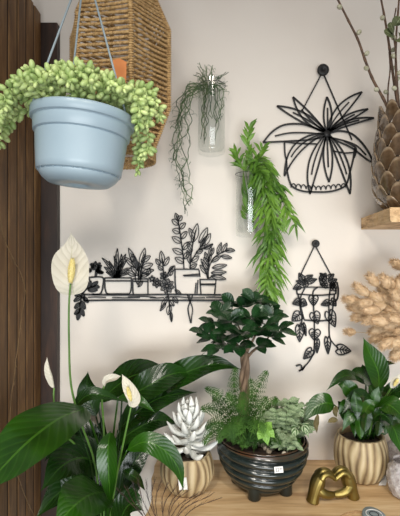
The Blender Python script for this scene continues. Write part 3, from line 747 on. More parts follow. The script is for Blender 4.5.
def willow(pth, d0, d1, r, buds, label, name='willow_branch'):
    n = len(pth); q = [P(u, v, d0+(d1-d0)*i/(n-1)) for i, (u, v) in enumerate(pth)]; pp = catmull(q, 40)
    t = thing(name, label, 'branch', q[0], 'pussy willow branches in the scaled vase')
    mb = MB(); tube(mb, pp, lambda x: r*1.25*(1-.45*x)*(1+.22*max(0, sin(x*46))**6), 7); mb.build('twig', M['twig'], t)
    for (x, sd) in buds:
        p = pp[int(x*40)]; mb = MB(); T = (pp[min(40, int(x*40)+1)]-p).normalized(); D = (T*.6+V((sd, -.4, 0))).normalized()
        ell(mb, p+D*r*.6, D, .014, .0058, 10, 7, .9); b = mb.build('catkin', M['bud'], t)
    return t
DV = 1.13
willow([(400, 135), (392, 118), (384, 100), (373, 80), (365, 60), (358, 40), (348, 20), (336, -4)], 1.14, 1.05, .0034, [(.36, -1), (.52, -1), (.76, 1), (.93, -1), (.62, 1)], 'leftmost pussy willow branch leaning far left out of the scaled vase')
willow([(404, 135), (397, 100), (393, 75), (389, 45), (385, 20), (380, -6)], 1.12, 1.08, .0034, [(.8, -1), (.35, 1), (.55, 1)], 'second pussy willow branch from the left, tall beside the grey-green leaves')
willow([(398, 135), (389, 110), (388, 90), (390, 70), (389, 52)], 1.15, 1.15, .0022, [(.45, -1), (.75, 1)], 'short thin willow twig between the two longer branches')
willow([(406, 135), (398, 105), (396, 75), (396, 40), (399, 0), (400, -12)], 1.10, 1.06, .0028, [(.3, -1), (.42, 1), (.5, -1), (.62, -1), (.8, 1)], 'rightmost pussy willow branch at the edge of the view, thick with pale catkins')
el = thing('eucalyptus_sprig', 'grey-green round-leaved sprig among the willow branches', 'foliage', P(399, 125, 1.12))
mb = MB(); pp = catmull([P(402, 130, 1.12), P(398, 90, 1.1), P(396, 55, 1.07), P(393, 30, 1.05), P(396, 8, 1.05)], 20); tube(mb, pp, .0016, 6); mb.build('stem', M['twig'], el)
for b_, e_ in (((394, 36), (384, 30)), ((394, 33), (390, 22)), ((395, 26), (401, 17)), ((396, 40), (404, 36))):
    mb = MB(); leaf(mb, [P(*b_, 1.05), P((b_[0]+e_[0])/2, (b_[1]+e_[1])/2, 1.04), P(*e_, 1.04)], .030, V((.2, -1, .3)), 10, 6, .95, .5, .15, tip=16); mb.build('leaf', M['euca'], el)

# ------------------------------------------------------------------ bunny tail grass
bt = P(445, 330, 1.20)
bq = thing('dried_grass_bouquet', 'bunch of fluffy tan bunny-tail grass heads jutting in from the right edge below the shelf', 'dried flowers', bt)
def bunny(u, v, du, dv, d, L=.052, r=.0125):
    mb = MB(); c = P(u, v, d); T = (P(u+du, v+dv, d)-c).normalized(); T = (T+V((0, rnd(-.25, .15), 0))).normalized()
    t, s, n = frame(T, V((.1, .2, .95)))
    a0 = c-T*L/2; ell(mb, a0, T, L, r, 12, 10, .85)
    for k in range(420):
        x = rnd(.04, 1); a = rnd(0, 2*pi); rr = r*sin(pi*x**.85); p = a0+T*L*(1-cos(pi*x**.85))/2+(s*cos(a)+n*sin(a))*rr*.92
        D = (T*rnd(.7, 1.3)+(s*cos(a)+n*sin(a))*rnd(.35, .9)).normalized(); l = rnd(.006, .014)
        sd = D.cross(V((rnd(-1, 1), rnd(-1, 1), rnd(-1, 1)))).normalized()*.0007
        mb.add([p+sd, p-sd, p+D*l], [(0, 1, 2)])
    h = mb.build('grass_head', M['bunny'], bq)
    mb = MB(); tube(mb, catmull([a0, a0.lerp(bt, .4)+V((0, 0, -.006)), bt], 10), .0008, 5); mb.build('stem', M['straw'], bq)
BN = [(398, 266, -14, -6), (363, 289, -18, -13), (372, 281, -12, -14), (353, 300, -16, -2), (356, 308, -20, -5), (366, 302, -20, 2), (375, 298, -16, -6), (384, 292, -10, -10), (392, 286, -6, -12),
      (399, 284, 2, -12), (371, 310, -18, 0), (380, 306, -18, -4), (389, 300, -14, -8), (397, 296, -8, -12), (372, 320, -18, 3), (383, 315, -16, 0), (392, 311, -14, -4), (400, 306, -8, -8),
      (377, 329, -16, 4), (388, 325, -16, 0), (398, 320, -12, -3), (380, 338, -16, 8), (391, 334, -15, 4), (400, 330, -12, 2), (389, 344, -14, 9), (398, 342, -12, 6), (396, 353, -10, 12),
      (403, 351, -8, 8), (408, 275, -4, -14), (410, 290, 0, -12), (410, 310, -4, -8), (410, 335, -6, 4), (412, 360, -4, 12), (385, 299, -14, -3), (360, 316, -18, 3), (380, 322, -14, -2), (386, 282, -8, -14)]
for i, (u, v, du, dv) in enumerate(BN): bunny(u+rnd(-1.5, 1.5), v+rnd(-1, 1), du, dv, rnd(1.12, 1.2), rnd(.038, .050), rnd(.0115, .0145))
bunny(351, 332, -16, -1, 1.2, .03, .009)
mb = MB(); tube(mb, [bt+V((0, 0, .0)), V((bt.x+.03, -.001, bt.z))], .006, 8); tube(mb, [bt+V((0, .02*cos(a)-.0, .02*sin(a))) for a in [k*2*pi/20 for k in range(21)]], .003, 6); mb.build('twine_tie', M['twine'], bq)

# ------------------------------------------------------------------ ribbed pots
def ribpot(t, c, prof, nr, ph, name='pot'):
    mb = MB()
    def mod(th, i, tt):
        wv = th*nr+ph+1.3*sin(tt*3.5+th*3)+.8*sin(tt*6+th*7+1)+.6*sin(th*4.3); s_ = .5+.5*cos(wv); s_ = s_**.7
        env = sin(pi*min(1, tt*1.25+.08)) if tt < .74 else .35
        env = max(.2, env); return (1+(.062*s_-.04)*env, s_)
    revolve(mb, smoothprof(prof, 36), c, 150, mod); n = 0
    mb.build(name, M['ribpot'], t)
    r1, z1 = prof[-1]; mb = MB()
    revolve(mb, [(r1*.99, z1, .9), (r1*.93, z1+.001, .9), (r1*.88, z1-.006, .4), (r1*.86, z1-.03, .1)], c, 64, capb=False); mb.build('pot_rim', M['ribpot'], t)
    mb = MB(); revolve(mb, [(.0001, z1-.012), (r1*.5, z1-.011), (r1*.9, z1-.016)], c, 32, capb=False); mb.build('soil', M['soil'], t)
# left: white succulent
LCp = V(((187-200)/F*1.135, 1.135-1.3, TZ+.001))
ls = thing('ghost_white_succulent', 'powdery white finger-leaved succulent in a ribbed beige pot left of the dark bowl', 'potted plant', LCp)
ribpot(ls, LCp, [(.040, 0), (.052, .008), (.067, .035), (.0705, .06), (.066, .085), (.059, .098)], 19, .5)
base = LCp+V((.004, 0, .092)); 
mb = MB(); tube(mb, [base+V((0, 0, -.01)), base+V((.002, 0, .09))], (.009, .006), 8); mb.build('stem', M['ghost'], ls)
nl = 38
for i in range(nl):
    t = i/(nl-1); a = i*2.3999+.4; z = .006+.098*t; el_ = math.radians(8+70*t**1.25); L = .086*(1-.40*t)*rnd(.9, 1.08)
    o = V((cos(a), sin(a), 0)); p = base+V((.002*t, 0, z))+o*.004
    e0 = el_-.25; D1 = o*cos(e0)+V((0, 0, sin(e0))); D2 = o*cos(el_+.35)+V((0, 0, sin(el_+.35)))
    pts = catmull([p, p+D1*L*.5, p+D1*L*.5+D2*L*.5], 9)
    mb = MB(); tube(mb, pts, lambda x: .0088*(.55+.55*sin(pi*min(1, x*.9+.05)))*(1-max(0, x-.8)*3.2)*(1-.2*t), 9, True, .72, V((0, 0, 1)))
    q = pts[-1]; T = (pts[-1]-pts[-2]).normalized(); mb.build('leaf', M['ghost'], ls)
# price tag on left pot
def pricetag(parent, c, nrm, w_, h_, txt=None, name='price_tag', roll=0):
    nrm = V(nrm).normalized(); s = V((0, 0, 1)).cross(nrm)*-1; s = nrm.cross(V((0, 0, 1)))*-1; s.normalize(); up = nrm.cross(s); up = up if up.z > 0 else -up
    if roll: R = Matrix.Rotation(roll, 3, nrm); s = R@s; up = R@up
    mb = MB(); q = [c+s*x*w_/2+up*y*h_/2 for x, y in ((-1, -1), (1, -1), (1, 1), (-1, 1))]
    vs = q+[p-nrm*.0012 for p in q]; mb.add(vs, [(0, 1, 2, 3), (7, 6, 5, 4)]+[(k, (k+1) % 4, (k+1) % 4+4, k+4) for k in range(4)])
    o = mb.build(name, M['card'], parent, False); o['label'] = 'small white price sticker'
    if txt:
        for (s_, dx, dy, sz) in txt:
            cu = bpy.data.curves.new('price', 'FONT'); cu.body = s_; cu.size = sz; cu.align_x = 'CENTER'; cu.align_y = 'CENTER'; cu.extrude = .0001
            to = bpy.data.objects.new('tmp', cu); C.objects.link(to); dg = bpy.context.evaluated_depsgraph_get()
            me = bpy.data.meshes.new_from_object(to.evaluated_get(dg)); bpy.data.objects.remove(to)
            ss = s if s.x > 0 else -s
            mb = MB(); mb.add([c+ss*(v.co.x+dx)+up*(v.co.y+dy)+nrm*(.0004+v.co.z) for v in me.vertices], [tuple(p.vertices) for p in me.polygons])
            mb.build('price_text', M['ink'], o, False)
pricetag(ls, LCp+V((-.008, -.0745, .052)), (-.08, -1, .05), .021, .029, roll=.12)
mb = MB(); tube(mb, [LCp+V((-.010, -.0755, .066)), LCp+V((-.012, -.066, .088))], .0005, 5); mb.build('tag_string', M['twine'], ls)

# ------------------------------------------------------------------ ficus bowl
BC = V(((262-200)/F*1.15, 1.15-1.3, TZ+.001))
fb = thing('bonsai_bowl', 'dark teal ridged bowl on feet planted with a small tree and ferns', 'potted plant', BC)
mb = MB()
def bowlmod_prof():
    out = []; n = 90
    for i in range(n+1):
        t = i/n; z = .013+.117*t; r = .064+.056*math.sin(pi/2*min(1, t*1.12)**.8)*.96
        if t > .9: r -= (t-.9)*.02
        out.append((r, z))
    return out
bp = bowlmod_prof()
def bmod(th, i, tt):
    wv = tt*5.3+.55*cos(th+.9); s_ = abs(sin(pi*wv))**.75
    return (1+(.085*s_-.045)*(1 if tt < .95 else .4), .08+.60*s_+(.36*max(0, tt-.88)/.12))
revolve(mb, bp, BC, 96, bmod); mb.build('bowl', M['bowl'], fb)
mb = MB(); rT, zT = bp[-1]
revolve(mb, [(rT*.97, zT, .9), (rT*.965, zT+.003, .95), (rT*.945, zT+.003, .9), (rT*.93, zT-.004, .5), (rT*.9, zT-.03, .4)], BC, 64, capb=False); mb.build('bowl_rim', M['bowl'], fb)
mb = MB(); revolve(mb, [(.0001, zT-.010), (.06, zT-.010), (rT*.93, zT-.016)], BC, 32, capb=False); mb.build('soil', M['soil'], fb)
for deg in (-115, -35, 20, 160):
    a = math.radians(deg); mb = MB(); c = BC+V((cos(a)*.068, sin(a)*.068, 0))
    revolve(mb, [(.0155, 0, .3), (.017, .003, .3), (.0165, .03, .5), (.0165, .042, .5)], c, 20); mb.build('foot', M['bowl'], fb)
pricetag(fb, BC+V((.022, -.1245, .104)), (.15, -1, .35), .0215, .0135, [('22', -.0035, -.0005, .0105), ('00', .0055, .0018, .0065)])
mb = MB()
for k in range(26):
    a = rnd(0, 6.3); r = rnd(.0, .09); ell(mb, BC+V((.015+r*cos(a)*.6, -.04+r*sin(a)*.6, zT-.010)), V((rnd(-.6, .6), rnd(-1, 1), .3)), rnd(.012, .022), rnd(.005, .009), 8, 6)
mb.build('pebbles', M['pebble'], fb)
# trunk
def B(u, v, d=1.15): return P(u, v, d)
tr = MB()
for k in range(3):
    pts = []
    for i in range(41):
        t = i/40; c = B(243, 440, 1.15).lerp(B(245, 352, 1.15), t); a = t*7.5+k*2*pi/3; r = .0088*(1.15-.35*t); pts.append(c+V((cos(a)*r, sin(a)*r, 0)))
    tube(tr, pts, (.0088, .0058), 8)
tk = tr.build('trunk', M['bark'], fb)
brs = [[(244, 358), (241, 350), (236, 343), (231, 338)], [(246, 358), (248, 342), (249, 326), (248, 312)], [(247, 358), (254, 350), (262, 346), (268, 338), (272, 330)], [(245, 356), (244, 340), (238, 325)], [(247, 352), (254, 338), (260, 325)]]
mb = MB()
for b_ in brs: tube(mb, catmull([B(u, v, 1.15+rnd(-.02, .02)) for u, v in b_], 10), (.0042, .002), 7)
mb.build('branches', M['bark'], fb)
# canopy: rosettes of oval leaves
ros = [(206, 334, 1.13), (214, 325, 1.17), (222, 314, 1.15), (220, 348, 1.1), (228, 332, 1.08), (238, 345, 1.08), (236, 320, 1.1), (244, 308, 1.14), (252, 318, 1.08), (250, 335, 1.07), (262, 306, 1.16), (264, 325, 1.08), (272, 318, 1.12), (278, 330, 1.1), (270, 338, 1.08), (256, 346, 1.1), (234, 306, 1.17), (246, 326, 1.2), (226, 342, 1.18), (266, 314, 1.2), (254, 302, 1.13), (212, 340, 1.12), (242, 334, 1.05), (230, 322, 1.06), (258, 330, 1.05)]
mb = MB()
for (u, v, d) in ros:
    c = B(u, v, d); n = 7
    out = (c-B(247, 330, 1.14)).normalized()
    for k in range(n):
        a = k*2.4+rnd(0, .8); o = V((cos(a), sin(a)*.9, 0)); D = (o*rnd(.7, 1)+V((0, 0, rnd(-.25, .75)))+out*.35).normalized(); L = rnd(.036, .050)
        p = c+D*.004; e = p+D*L+V((0, 0, -.006)); nm = V((0, -.5, 1)).normalized() if abs(D.z) < .6 else V((0, -1, .3))
        leaf(mb, [p, (p+e)/2+V((0, 0, .004)), e], L*.62, nm, 8, 4, .95, .7, .12, tip=14)
mb.build('canopy', M['ficus'], fb)
# ferns
def frond(ctrl, Lp=.03, n=16, face=V((0, -1, .5)), m='fern', curl=.3):
    mb = MB(); pp = catmull(ctrl, 40); tube(mb, pp, (.0011, .0005), 5)
    for i in range(n):
        t = .14+.84*i/n; k = int(t*40); p = pp[k]; T, s, nn = frame(pp[min(k+1, 40)]-pp[k-1], face)
        l = Lp*(1-t)**.8*(.55+.45*min(1, (t-.05)*5))+.003
        for sd in (-1, 1):
            D = (s*sd+T*.55-nn*curl*.3).normalized(); q = p+D*l; n2 = max(2, int(l/.0050))
            _, s2, n3 = frame(D, nn)
            for j in range(n2):
                x = (j+.3)/n2; c = p.lerp(q, x)+V((0, 0, -l*.12*x*x)); w_ = .0062*(1-x*.6)*min(1, l/.012+.3)
                for s3 in (-1, 1):
                    e = c+s2*s3*w_+D*w_*.6
                    sd_ = D*w_*.3
                    mb.add([c-sd_*.6, e-sd_*.3+nn*.0004, e+sd_*.5, c+sd_*1.2], [(0, 1, 2, 3)])
            mb.add([p-s2*.0005, p+s2*.0005, q], [(0, 1, 2)])
    mb.build('fern_frond', M[m], fb)
FR = [([(246, 430), (254, 400), (262, 380), (268, 370)], 1.10, .030), ([(242, 430), (236, 400), (234, 380), (236, 366)], 1.08, .030), ([(240, 432), (226, 402), (214, 392), (204, 388)], 1.08, .026),
      ([(240, 434), (222, 414), (210, 408), (200, 410)], 1.05, .028), ([(240, 436), (224, 424), (212, 424), (206, 430)], 1.02, .026), ([(244, 434), (238, 412), (232, 400), (226, 392)], 1.05, .028),
      ([(246, 436), (244, 414), (242, 402), (244, 390)], 1.03, .030), ([(248, 436), (254, 416), (262, 404), (268, 396)], 1.04, .026), ([(242, 440), (230, 428), (222, 432), (218, 444)], 1.02, .028),
      ([(246, 440), (236, 424), (232, 428), (232, 442)], 1.00, .026), ([(250, 438), (256, 424), (262, 424), (264, 434)], 1.0, .024), ([(250, 434), (262, 414), (272, 402), (278, 398)], 1.08, .024),
      ([(244, 434), (226, 410), (216, 400), (212, 398)], 1.12, .026), ([(248, 434), (250, 408), (252, 392), (250, 376)], 1.08, .028), ([(240, 436), (220, 430), (208, 436), (204, 446)], 1.06, .024)]
for c, d, L in FR: frond([B(u, v, d+.04*(1-i/3)) for i, (u, v) in enumerate(c)], L*1.1, 13)
for k in range(46):
    a = rnd(-pi*1.1, .25*pi); r = rnd(.085, .12); b0 = BC+V((rnd(-.06, .07), rnd(-.05, .03), zT-.01)); e = BC+V((cos(a)*r, sin(a)*r*.95, zT+rnd(-.012, .03)))
    frond([b0, b0.lerp(e, .5)+V((0, 0, rnd(.03, .05))), e], rnd(.018, .026), 10)
# fresh lobed leaf
for b_, e_ in (((264, 428), (268, 446)), ((263, 430), (258, 440)), ((266, 428), (275, 438)), ((266, 428), (272, 422)), ((262, 428), (258, 424))):
    mb = MB(); leaf(mb, [B(*b_, 1.03), B((b_[0]+e_[0])/2, (b_[1]+e_[1])/2, 1.02), B(*e_, 1.015)], .020, V((0, -1, .5)), 10, 6, .8, .9, .1, .12); mb.build('lobed_leaf', M['fern_fresh'], fb)
# nerve plant sprigs at right
for k in range(11):
    x = 268+k*3.4+rnd(-2, 2); tipu = 266+k*4.4+rnd(-3, 3); tv = 402+abs(k-5)*1.4+rnd(-5, 6)+(14 if k > 9 else 0); d = rnd(1.06, 1.2)
    ctrl = [B(min(x, 296), 440, 1.15), B((x+tipu)/2, 422, d), B(tipu, tv, d)]; pp = catmull(ctrl, 20); mb = MB(); tube(mb, pp, (.0014, .0008), 5)
    for i in range(5, 21, 2):
        for sd in (-1, 1):
            p = pp[i]; D = V((sd*rnd(.6, 1), rnd(-.7, .3), rnd(-.3, .6))).normalized(); L = rnd(.016, .026)
            leaf(mb, [p, p+D*L*.5+V((0, 0, .002)), p+D*L], L*.55, V((0, -.8, .8)), 6, 4, .85, .8, .12)
    mb.build('nerve_plant_stem', M['nerve'], fb)
for k in range(30):
    a = rnd(-1.3, .6); r = rnd(.07, .112); b0 = BC+V((cos(a)*r*.7, sin(a)*r*.7, zT-.01)); e = BC+V((cos(a)*r*1.06, sin(a)*r*1.04, zT+rnd(.006, .045)))
    pp = catmull([b0, b0.lerp(e, .6)+V((0, 0, rnd(.01, .03))), e], 10); mb = MB(); tube(mb, pp, (.0013, .0008), 5)
    for i in range(3, 11, 2):
        for sd in (-1, 1):
            p = pp[i]; D = V((sd*rnd(.5, 1), rnd(-1, .1), rnd(-.5, .4))).normalized(); L = rnd(.016, .025)
            leaf(mb, [p, p+D*L*.5+V((0, 0, .002)), p+D*L], L*.6, V((0, -.8, .8)), 6, 4, .85, .8, .12)
    mb.build('nerve_plant_stem', M['nerve'], fb)
for (u, v, e) in ((292, 404, (300, 398)), (298, 410, (304, 418)), (303, 425, (309, 438)), (296, 428, (292, 440))):
    mb = MB(); leaf(mb, [B(u-3, v+4, 1.12), B(u, v, 1.08), B(*e, 1.06)], .028, V((0, -1, .4)), 10, 6, .85, .8, .15, .1); mb.build('nerve_leaf', M['nerve'], fb)

# ------------------------------------------------------------------ peace lilies
def lleaf(parent, ctrl, w_, face=(0, -1, .35), m='lily', wave=.05, fold=.18, twist=0, stem=None, a=.8, name='leaf'):
    q = [P(*c) for c in ctrl]; mb = MB(); leaf(mb, q, w_, V(face), 22, 10, a, .85, fold, wave, twist)
    if stem:
        sp_ = [P(*c) for c in stem]+[q[0]]
        tube(mb, catmull(sp_, 12), (.0032, .0022), 6)
    return mb.build(name, M[m], parent)
def flower(parent, ctrl, w_, spad, stem, face=(0, -1, .1), fold=.4, twist=0, a_=.85, b_=.62, tip_=9):
    mb = MB(); tube(mb, catmull([P(*c) for c in stem], 24), (.003, .0022), 7); f = mb.build('flower', M['stem'], parent)
    mb = MB(); leaf(mb, [P(*c) for c in ctrl], w_, V(face), 24, 12, a_, b_, fold, .03, twist, tip=tip_); mb.build('spathe', M['spathe'], f)
    if spad:
        a, b, r = P(*spad[0]), P(*spad[1]), spad[2]; mb = MB(); L = (b-a).length; ax = (b-a).normalized(); t_, s_, n_ = frame(ax, V((0, -1, 0)))
        ell(mb, a, ax, L, r, 12, 10)
        for k in range(150):
            x = (k+.5)/150; an = k*2.4; rr = r*sin(pi*min(.97, max(.06, x)))**.5; p = a+ax*L*x+(s_*cos(an)+n_*sin(an))*rr*.9
            ell(mb, p, s_*cos(an)+n_*sin(an), .0016*r/.006, .0013*r/.006, 5, 3)
        mb.build('spadix', M['spadix'], f)
PLc = V((-.295, -.18, 0))
pl = thing('peace_lily', 'large dark-leaved peace lily filling the lower left corner, with three white flowers', 'potted plant', PLc)
mb = MB(); revolve(mb, smoothprof([(.08, .0), (.095, .02), (.11, .3), (.118, .55), (.12, .62)], 20)+[(.113, .62), (.108, .56)], PLc, 48); mb.build('pot', M['slatback'], pl)
mb = MB(); revolve(mb, [(.0001, .59), (.108, .585)], PLc, 32, capb=False); mb.build('soil', M['soil'], pl)
ST = (104, 560, 1.12)
lleaf(pl, [(86, 408, 1.02), (60, 418, .95), (30, 440, .88), (0, 470, .83), (-22, 496, .80)], .150, (-.25, -.75, .75), 'lilyb', .03, .10, stem=[ST, (104, 470, 1.1)], a=.72)
lleaf(pl, [(108, 492, 1.03), (92, 494, .96), (74, 506, .90), (52, 530, .86)], .115, (0, -.75, .75), 'lilyb', .04, .1, stem=[ST, (112, 520, 1.08)])
lleaf(pl, [(110, 432, 1.02), (108, 450, .99), (109, 480, .98), (111, 508, .99)], .050, (-.2, -1, .3), 'lilyb', .03, .3, stem=[ST, (112, 470, 1.08)])
lleaf(pl, [(96, 416, 1.18), (90, 400, 1.19), (87, 386, 1.19), (88, 371, 1.18)], .062, (.1, -1, .1), 'lily', .05, .2, stem=[ST, (108, 470, 1.15)])
lleaf(pl, [(72, 410, 1.06), (86, 396, 1.05), (102, 395, 1.05), (126, 402, 1.03)], .036, (0, -.8, .7), 'lily', .03, .3, stem=[ST, (92, 470, 1.08)])
lleaf(pl, [(98, 402, 1.20), (122, 382, 1.19), (140, 374, 1.17), (168, 376, 1.16), (206, 352, 1.19)], .085, (.1, -.85, .6), 'lily', .06, .25, stem=[ST, (104, 450, 1.18)])
lleaf(pl, [(140, 404, 1.19), (165, 384, 1.16), (192, 370, 1.14), (218, 364, 1.13), (243, 370, 1.13)], .070, (.1, -.8, .6), 'lily', .08, .3, stem=[ST, (120, 450, 1.15)])
lleaf(pl, [(122, 400, 1.12), (148, 386, 1.10), (172, 374, 1.12), (196, 372, 1.16)], .075, (.1, -.8, .6), 'lily', .08, .3, stem=[ST, (118, 450, 1.12)])
lleaf(pl, [(118, 430, 1.14), (142, 408, 1.13), (166, 396, 1.15), (198, 392, 1.19)], .070, (.05, -.8, .6), 'lily', .08, .3, stem=[ST, (114, 470, 1.12)])
lleaf(pl, [(114, 445, 1.14), (138, 428, 1.12), (158, 420, 1.13), (180, 424, 1.17)], .060, (.05, -.8, .6), 'lily', .08, .3, stem=[ST, (112, 480, 1.12)])
lleaf(pl, [(118, 398, 1.04), (130, 398, 1.03), (142, 403, 1.02), (156, 413, 1.02)], .030, (0, -.7, .8), 'lilyb', .04, .3, stem=[ST, (112, 450, 1.08)])
lleaf(pl, [(127, 450, 1.0), (145, 442, .98), (164, 450, .98), (178, 468, .985), (184, 493, .99)], .050, (.1, -.9, .6), 'lilyb', .03, .12, stem=[ST, (116, 480, 1.06)])
lleaf(pl, [(124, 470, 1.1), (130, 474, 1.09), (138, 480, 1.1), (146, 492, 1.12)], .026, (.1, -.9, .6), 'lily', .05, .3, stem=[ST, (118, 500, 1.1)])
lleaf(pl, [(116, 530, 1.06), (126, 508, 1.04), (134, 504, 1.03), (144, 511, 1.02)], .07, (.1, -.7, .7), 'lily', .05, .2, stem=[ST, (114, 545, 1.1)])
lleaf(pl, [(100, 450, 1.17), (80, 436, 1.16), (62, 440, 1.12), (44, 462, 1.08)], .10, (-.1, -.8, .6), 'lily', .05, .15, stem=[ST, (108, 490, 1.15)])
lleaf(pl, [(104, 470, 1.12), (84, 458, 1.09), (62, 466, 1.04), (40, 492, 1.0)], .11, (-.1, -.7, .6), 'lily', .05, .15, stem=[ST, (108, 500, 1.12)])
lleaf(pl, [(106, 500, 1.15), (84, 486, 1.14), (60, 492, 1.12), (34, 520, 1.08)], .10, (-.1, -.8, .6), 'lily', .05, .15, stem=[ST])
lleaf(pl, [(112, 520, 1.16), (118, 480, 1.18), (124, 450, 1.18), (136, 425, 1.17)], .06, (.1, -1, .1), 'lily', .05, .2, stem=[ST])
lleaf(pl, [(108, 520, 1.18), (104, 480, 1.2), (100, 445, 1.2), (104, 412, 1.2)], .08, (0, -1, .1), 'lily', .05, .2, stem=[ST])
lleaf(pl, [(108, 520, 1.18), (94, 480, 1.2), (84, 450, 1.2), (74, 418, 1.2)], .07, (0, -1, .1), 'lily', .05, .2, stem=[ST])
lleaf(pl, [(112, 500, 1.12), (130, 470, 1.13), (142, 452, 1.15), (160, 440, 1.17)], .055, (0, -1, .3), 'lily', .05, .2, stem=[ST])
lleaf(pl, [(104, 520, 1.12), (88, 500, 1.1), (72, 480, 1.12), (56, 452, 1.14)], .08, (0, -1, .2), 'lily', .05, .2, stem=[ST])
lleaf(pl, [(116, 520, 1.12), (126, 496, 1.12), (134, 484, 1.13), (140, 470, 1.14)], .045, (0, -1, .2), 'lily', .05, .2, stem=[ST])
flower(pl, [(74, 295, 1.0), (72, 282, .99), (71, 262, 1.0), (72, 248, 1.01), (71, 232, 1.02)], .086, ((70.5, 283, .982), (72.5, 258, .976), .0075), [ST, (96, 470, 1.1), (80, 420, 1.06), (71, 385, 1.02), (69, 340, 1.0), (69, 305, .99), (70.5, 284, .982)], (.15, -1, .05), .32, a_=.86, b_=.58, tip_=4)
flower(pl, [(54, 388, 1.04), (52, 378, 1.035), (49, 368, 1.035), (47, 357, 1.04)], .020, None, [ST, (84, 460, 1.12), (60, 430, 1.06), (54, 402, 1.04), (54, 388, 1.04)], (-.3, -1, 0), .9)
flower(pl, [(131, 407, .99), (134, 398, .985), (128, 386, .985), (122, 374, .99)], .030, ((131, 401, .982), (127.5, 387, .974), .0045), [ST, (116, 480, 1.05), (124, 440, 1.0), (131, 407, .99)], (.2, -1, 0), .5)
flower(pl, [(104, 386, 1.06), (108, 380, 1.05), (116, 378, 1.05), (121, 376, 1.05)], .02, None, [ST, (104, 440, 1.1), (102, 400, 1.07), (104, 386, 1.06)], (0, -.8, .6), .8)
# right peace lily
RC = V(((360.5-200)/F*1.2, 1.2-1.3, TZ+.001))
rp = thing('peace_lily', 'small peace lily in a ribbed beige pot behind the brass hands', 'potted plant', RC)
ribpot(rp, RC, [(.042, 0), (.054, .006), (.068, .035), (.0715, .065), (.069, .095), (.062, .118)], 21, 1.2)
S2 = (364, 446, 1.2)
def rl(c, w_, face=(0, -1, .35), m='lilyb', **k): lleaf(rp, c, w_, face, m, stem=[(S2[0]+rnd(-9, 9), 448, 1.2+rnd(-.02, .03)), ((S2[0]+c[0][0])/2, (430+c[0][1])/2, 1.19)], **k)
rl([(379, 390, 1.17), (378, 372, 1.16), (370, 354, 1.16), (363, 337, 1.17)], .068, (.2, -1, .2), wave=.02)
rl([(334, 405, 1.13), (326, 403, 1.12), (314, 408, 1.12), (303, 423, 1.11)], .054, (-.1, -.8, .6), wave=.05)
rl([(366, 384, 1.16), (352, 376, 1.14), (340, 378, 1.13), (326, 391, 1.12)], .036, (-.1, -.6, .8), 'lily')
rl([(360, 400, 1.15), (352, 392, 1.13), (345, 386, 1.13), (337, 384, 1.14)], .045, (-.1, -.9, .4))
rl([(374, 388, 1.18), (366, 378, 1.17), (358, 373, 1.16), (348, 374, 1.15)], .045, (-.1, -.7, .7), 'lily')
rl([(370, 384, 1.2), (366, 376, 1.21), (364, 370, 1.21), (362, 364, 1.21)], .045, (-.1, -1, .1), 'lily')
rl([(380, 372, 1.2), (386, 364, 1.2), (391, 363, 1.2), (396, 364, 1.2)], .014, (0, -.7, .7), 'lily')
rl([(374, 408, 1.14), (386, 404, 1.1), (398, 412, 1.08), (408, 428, 1.06)], .06, (.2, -.8, .6))
rl([(380, 420, 1.12), (392, 426, 1.07), (398, 440, 1.05), (402, 456, 1.04)], .05, (.2, -.9, .5))
rl([(384, 400, 1.17), (392, 392, 1.15), (400, 386, 1.14), (410, 386, 1.13)], .045, (.1, -.8, .5), 'lily')
rl([(372, 400, 1.13), (362, 396, 1.11), (352, 400, 1.10), (342, 414, 1.09)], .04, (0, -.8, .6), 'lily')
rl([(366, 416, 1.13), (356, 412, 1.11), (348, 420, 1.10), (342, 432, 1.10)], .03, (0, -.8, .6))
rl([(372, 420, 1.11), (380, 414, 1.09), (388, 418, 1.08), (394, 430, 1.07)], .034, (0, -.8, .6), 'lily')
rl([(364, 420, 1.11), (366, 410, 1.09), (371, 404, 1.08), (378, 402, 1.08)], .034, (0, -.9, .5))
for k in range(26):
    u = 364+rnd(-22, 24); v = rnd(396, 432); du = (u-364)*.5+rnd(-8, 8); d = rnd(1.09, 1.24)
    rl([(u, v, d), (u+du*.4, v-6, d-.01), (u+du*.8, v-4+rnd(-3, 3), d-.02), (u+du*1.2, v+rnd(0, 10), d-.025)] if k % 2 else [(u, v+10, d), (u+du*.2, v, d), (u+du*.5, v-8, d), (u+du*.8, v-rnd(12, 20), d)],
       rnd(.022, .036), (rnd(-.3, .3), -1, rnd(.1, .7)), 'lilyb' if k % 3 else 'lily')
flower(rp, [(391, 388, 1.12), (394, 382, 1.115), (398, 378, 1.11), (402, 372, 1.11)], .02, ((394, 386, 1.11), (398, 379, 1.105), .004), [(366, 446, 1.2), (376, 410, 1.17), (386, 396, 1.14), (391, 388, 1.12)], (0, -1, .3), .5)
for c in ([(337, 406, 1.12), (335, 412, 1.11), (337, 418, 1.11)], [(318, 414, 1.11), (316, 424, 1.11), (317, 434, 1.11)], [(338, 420, 1.12), (332, 420, 1.12), (327, 423, 1.12)]):
    lleaf(rp, c, .014, (0, -1, .3), 'dry', .2, .3)

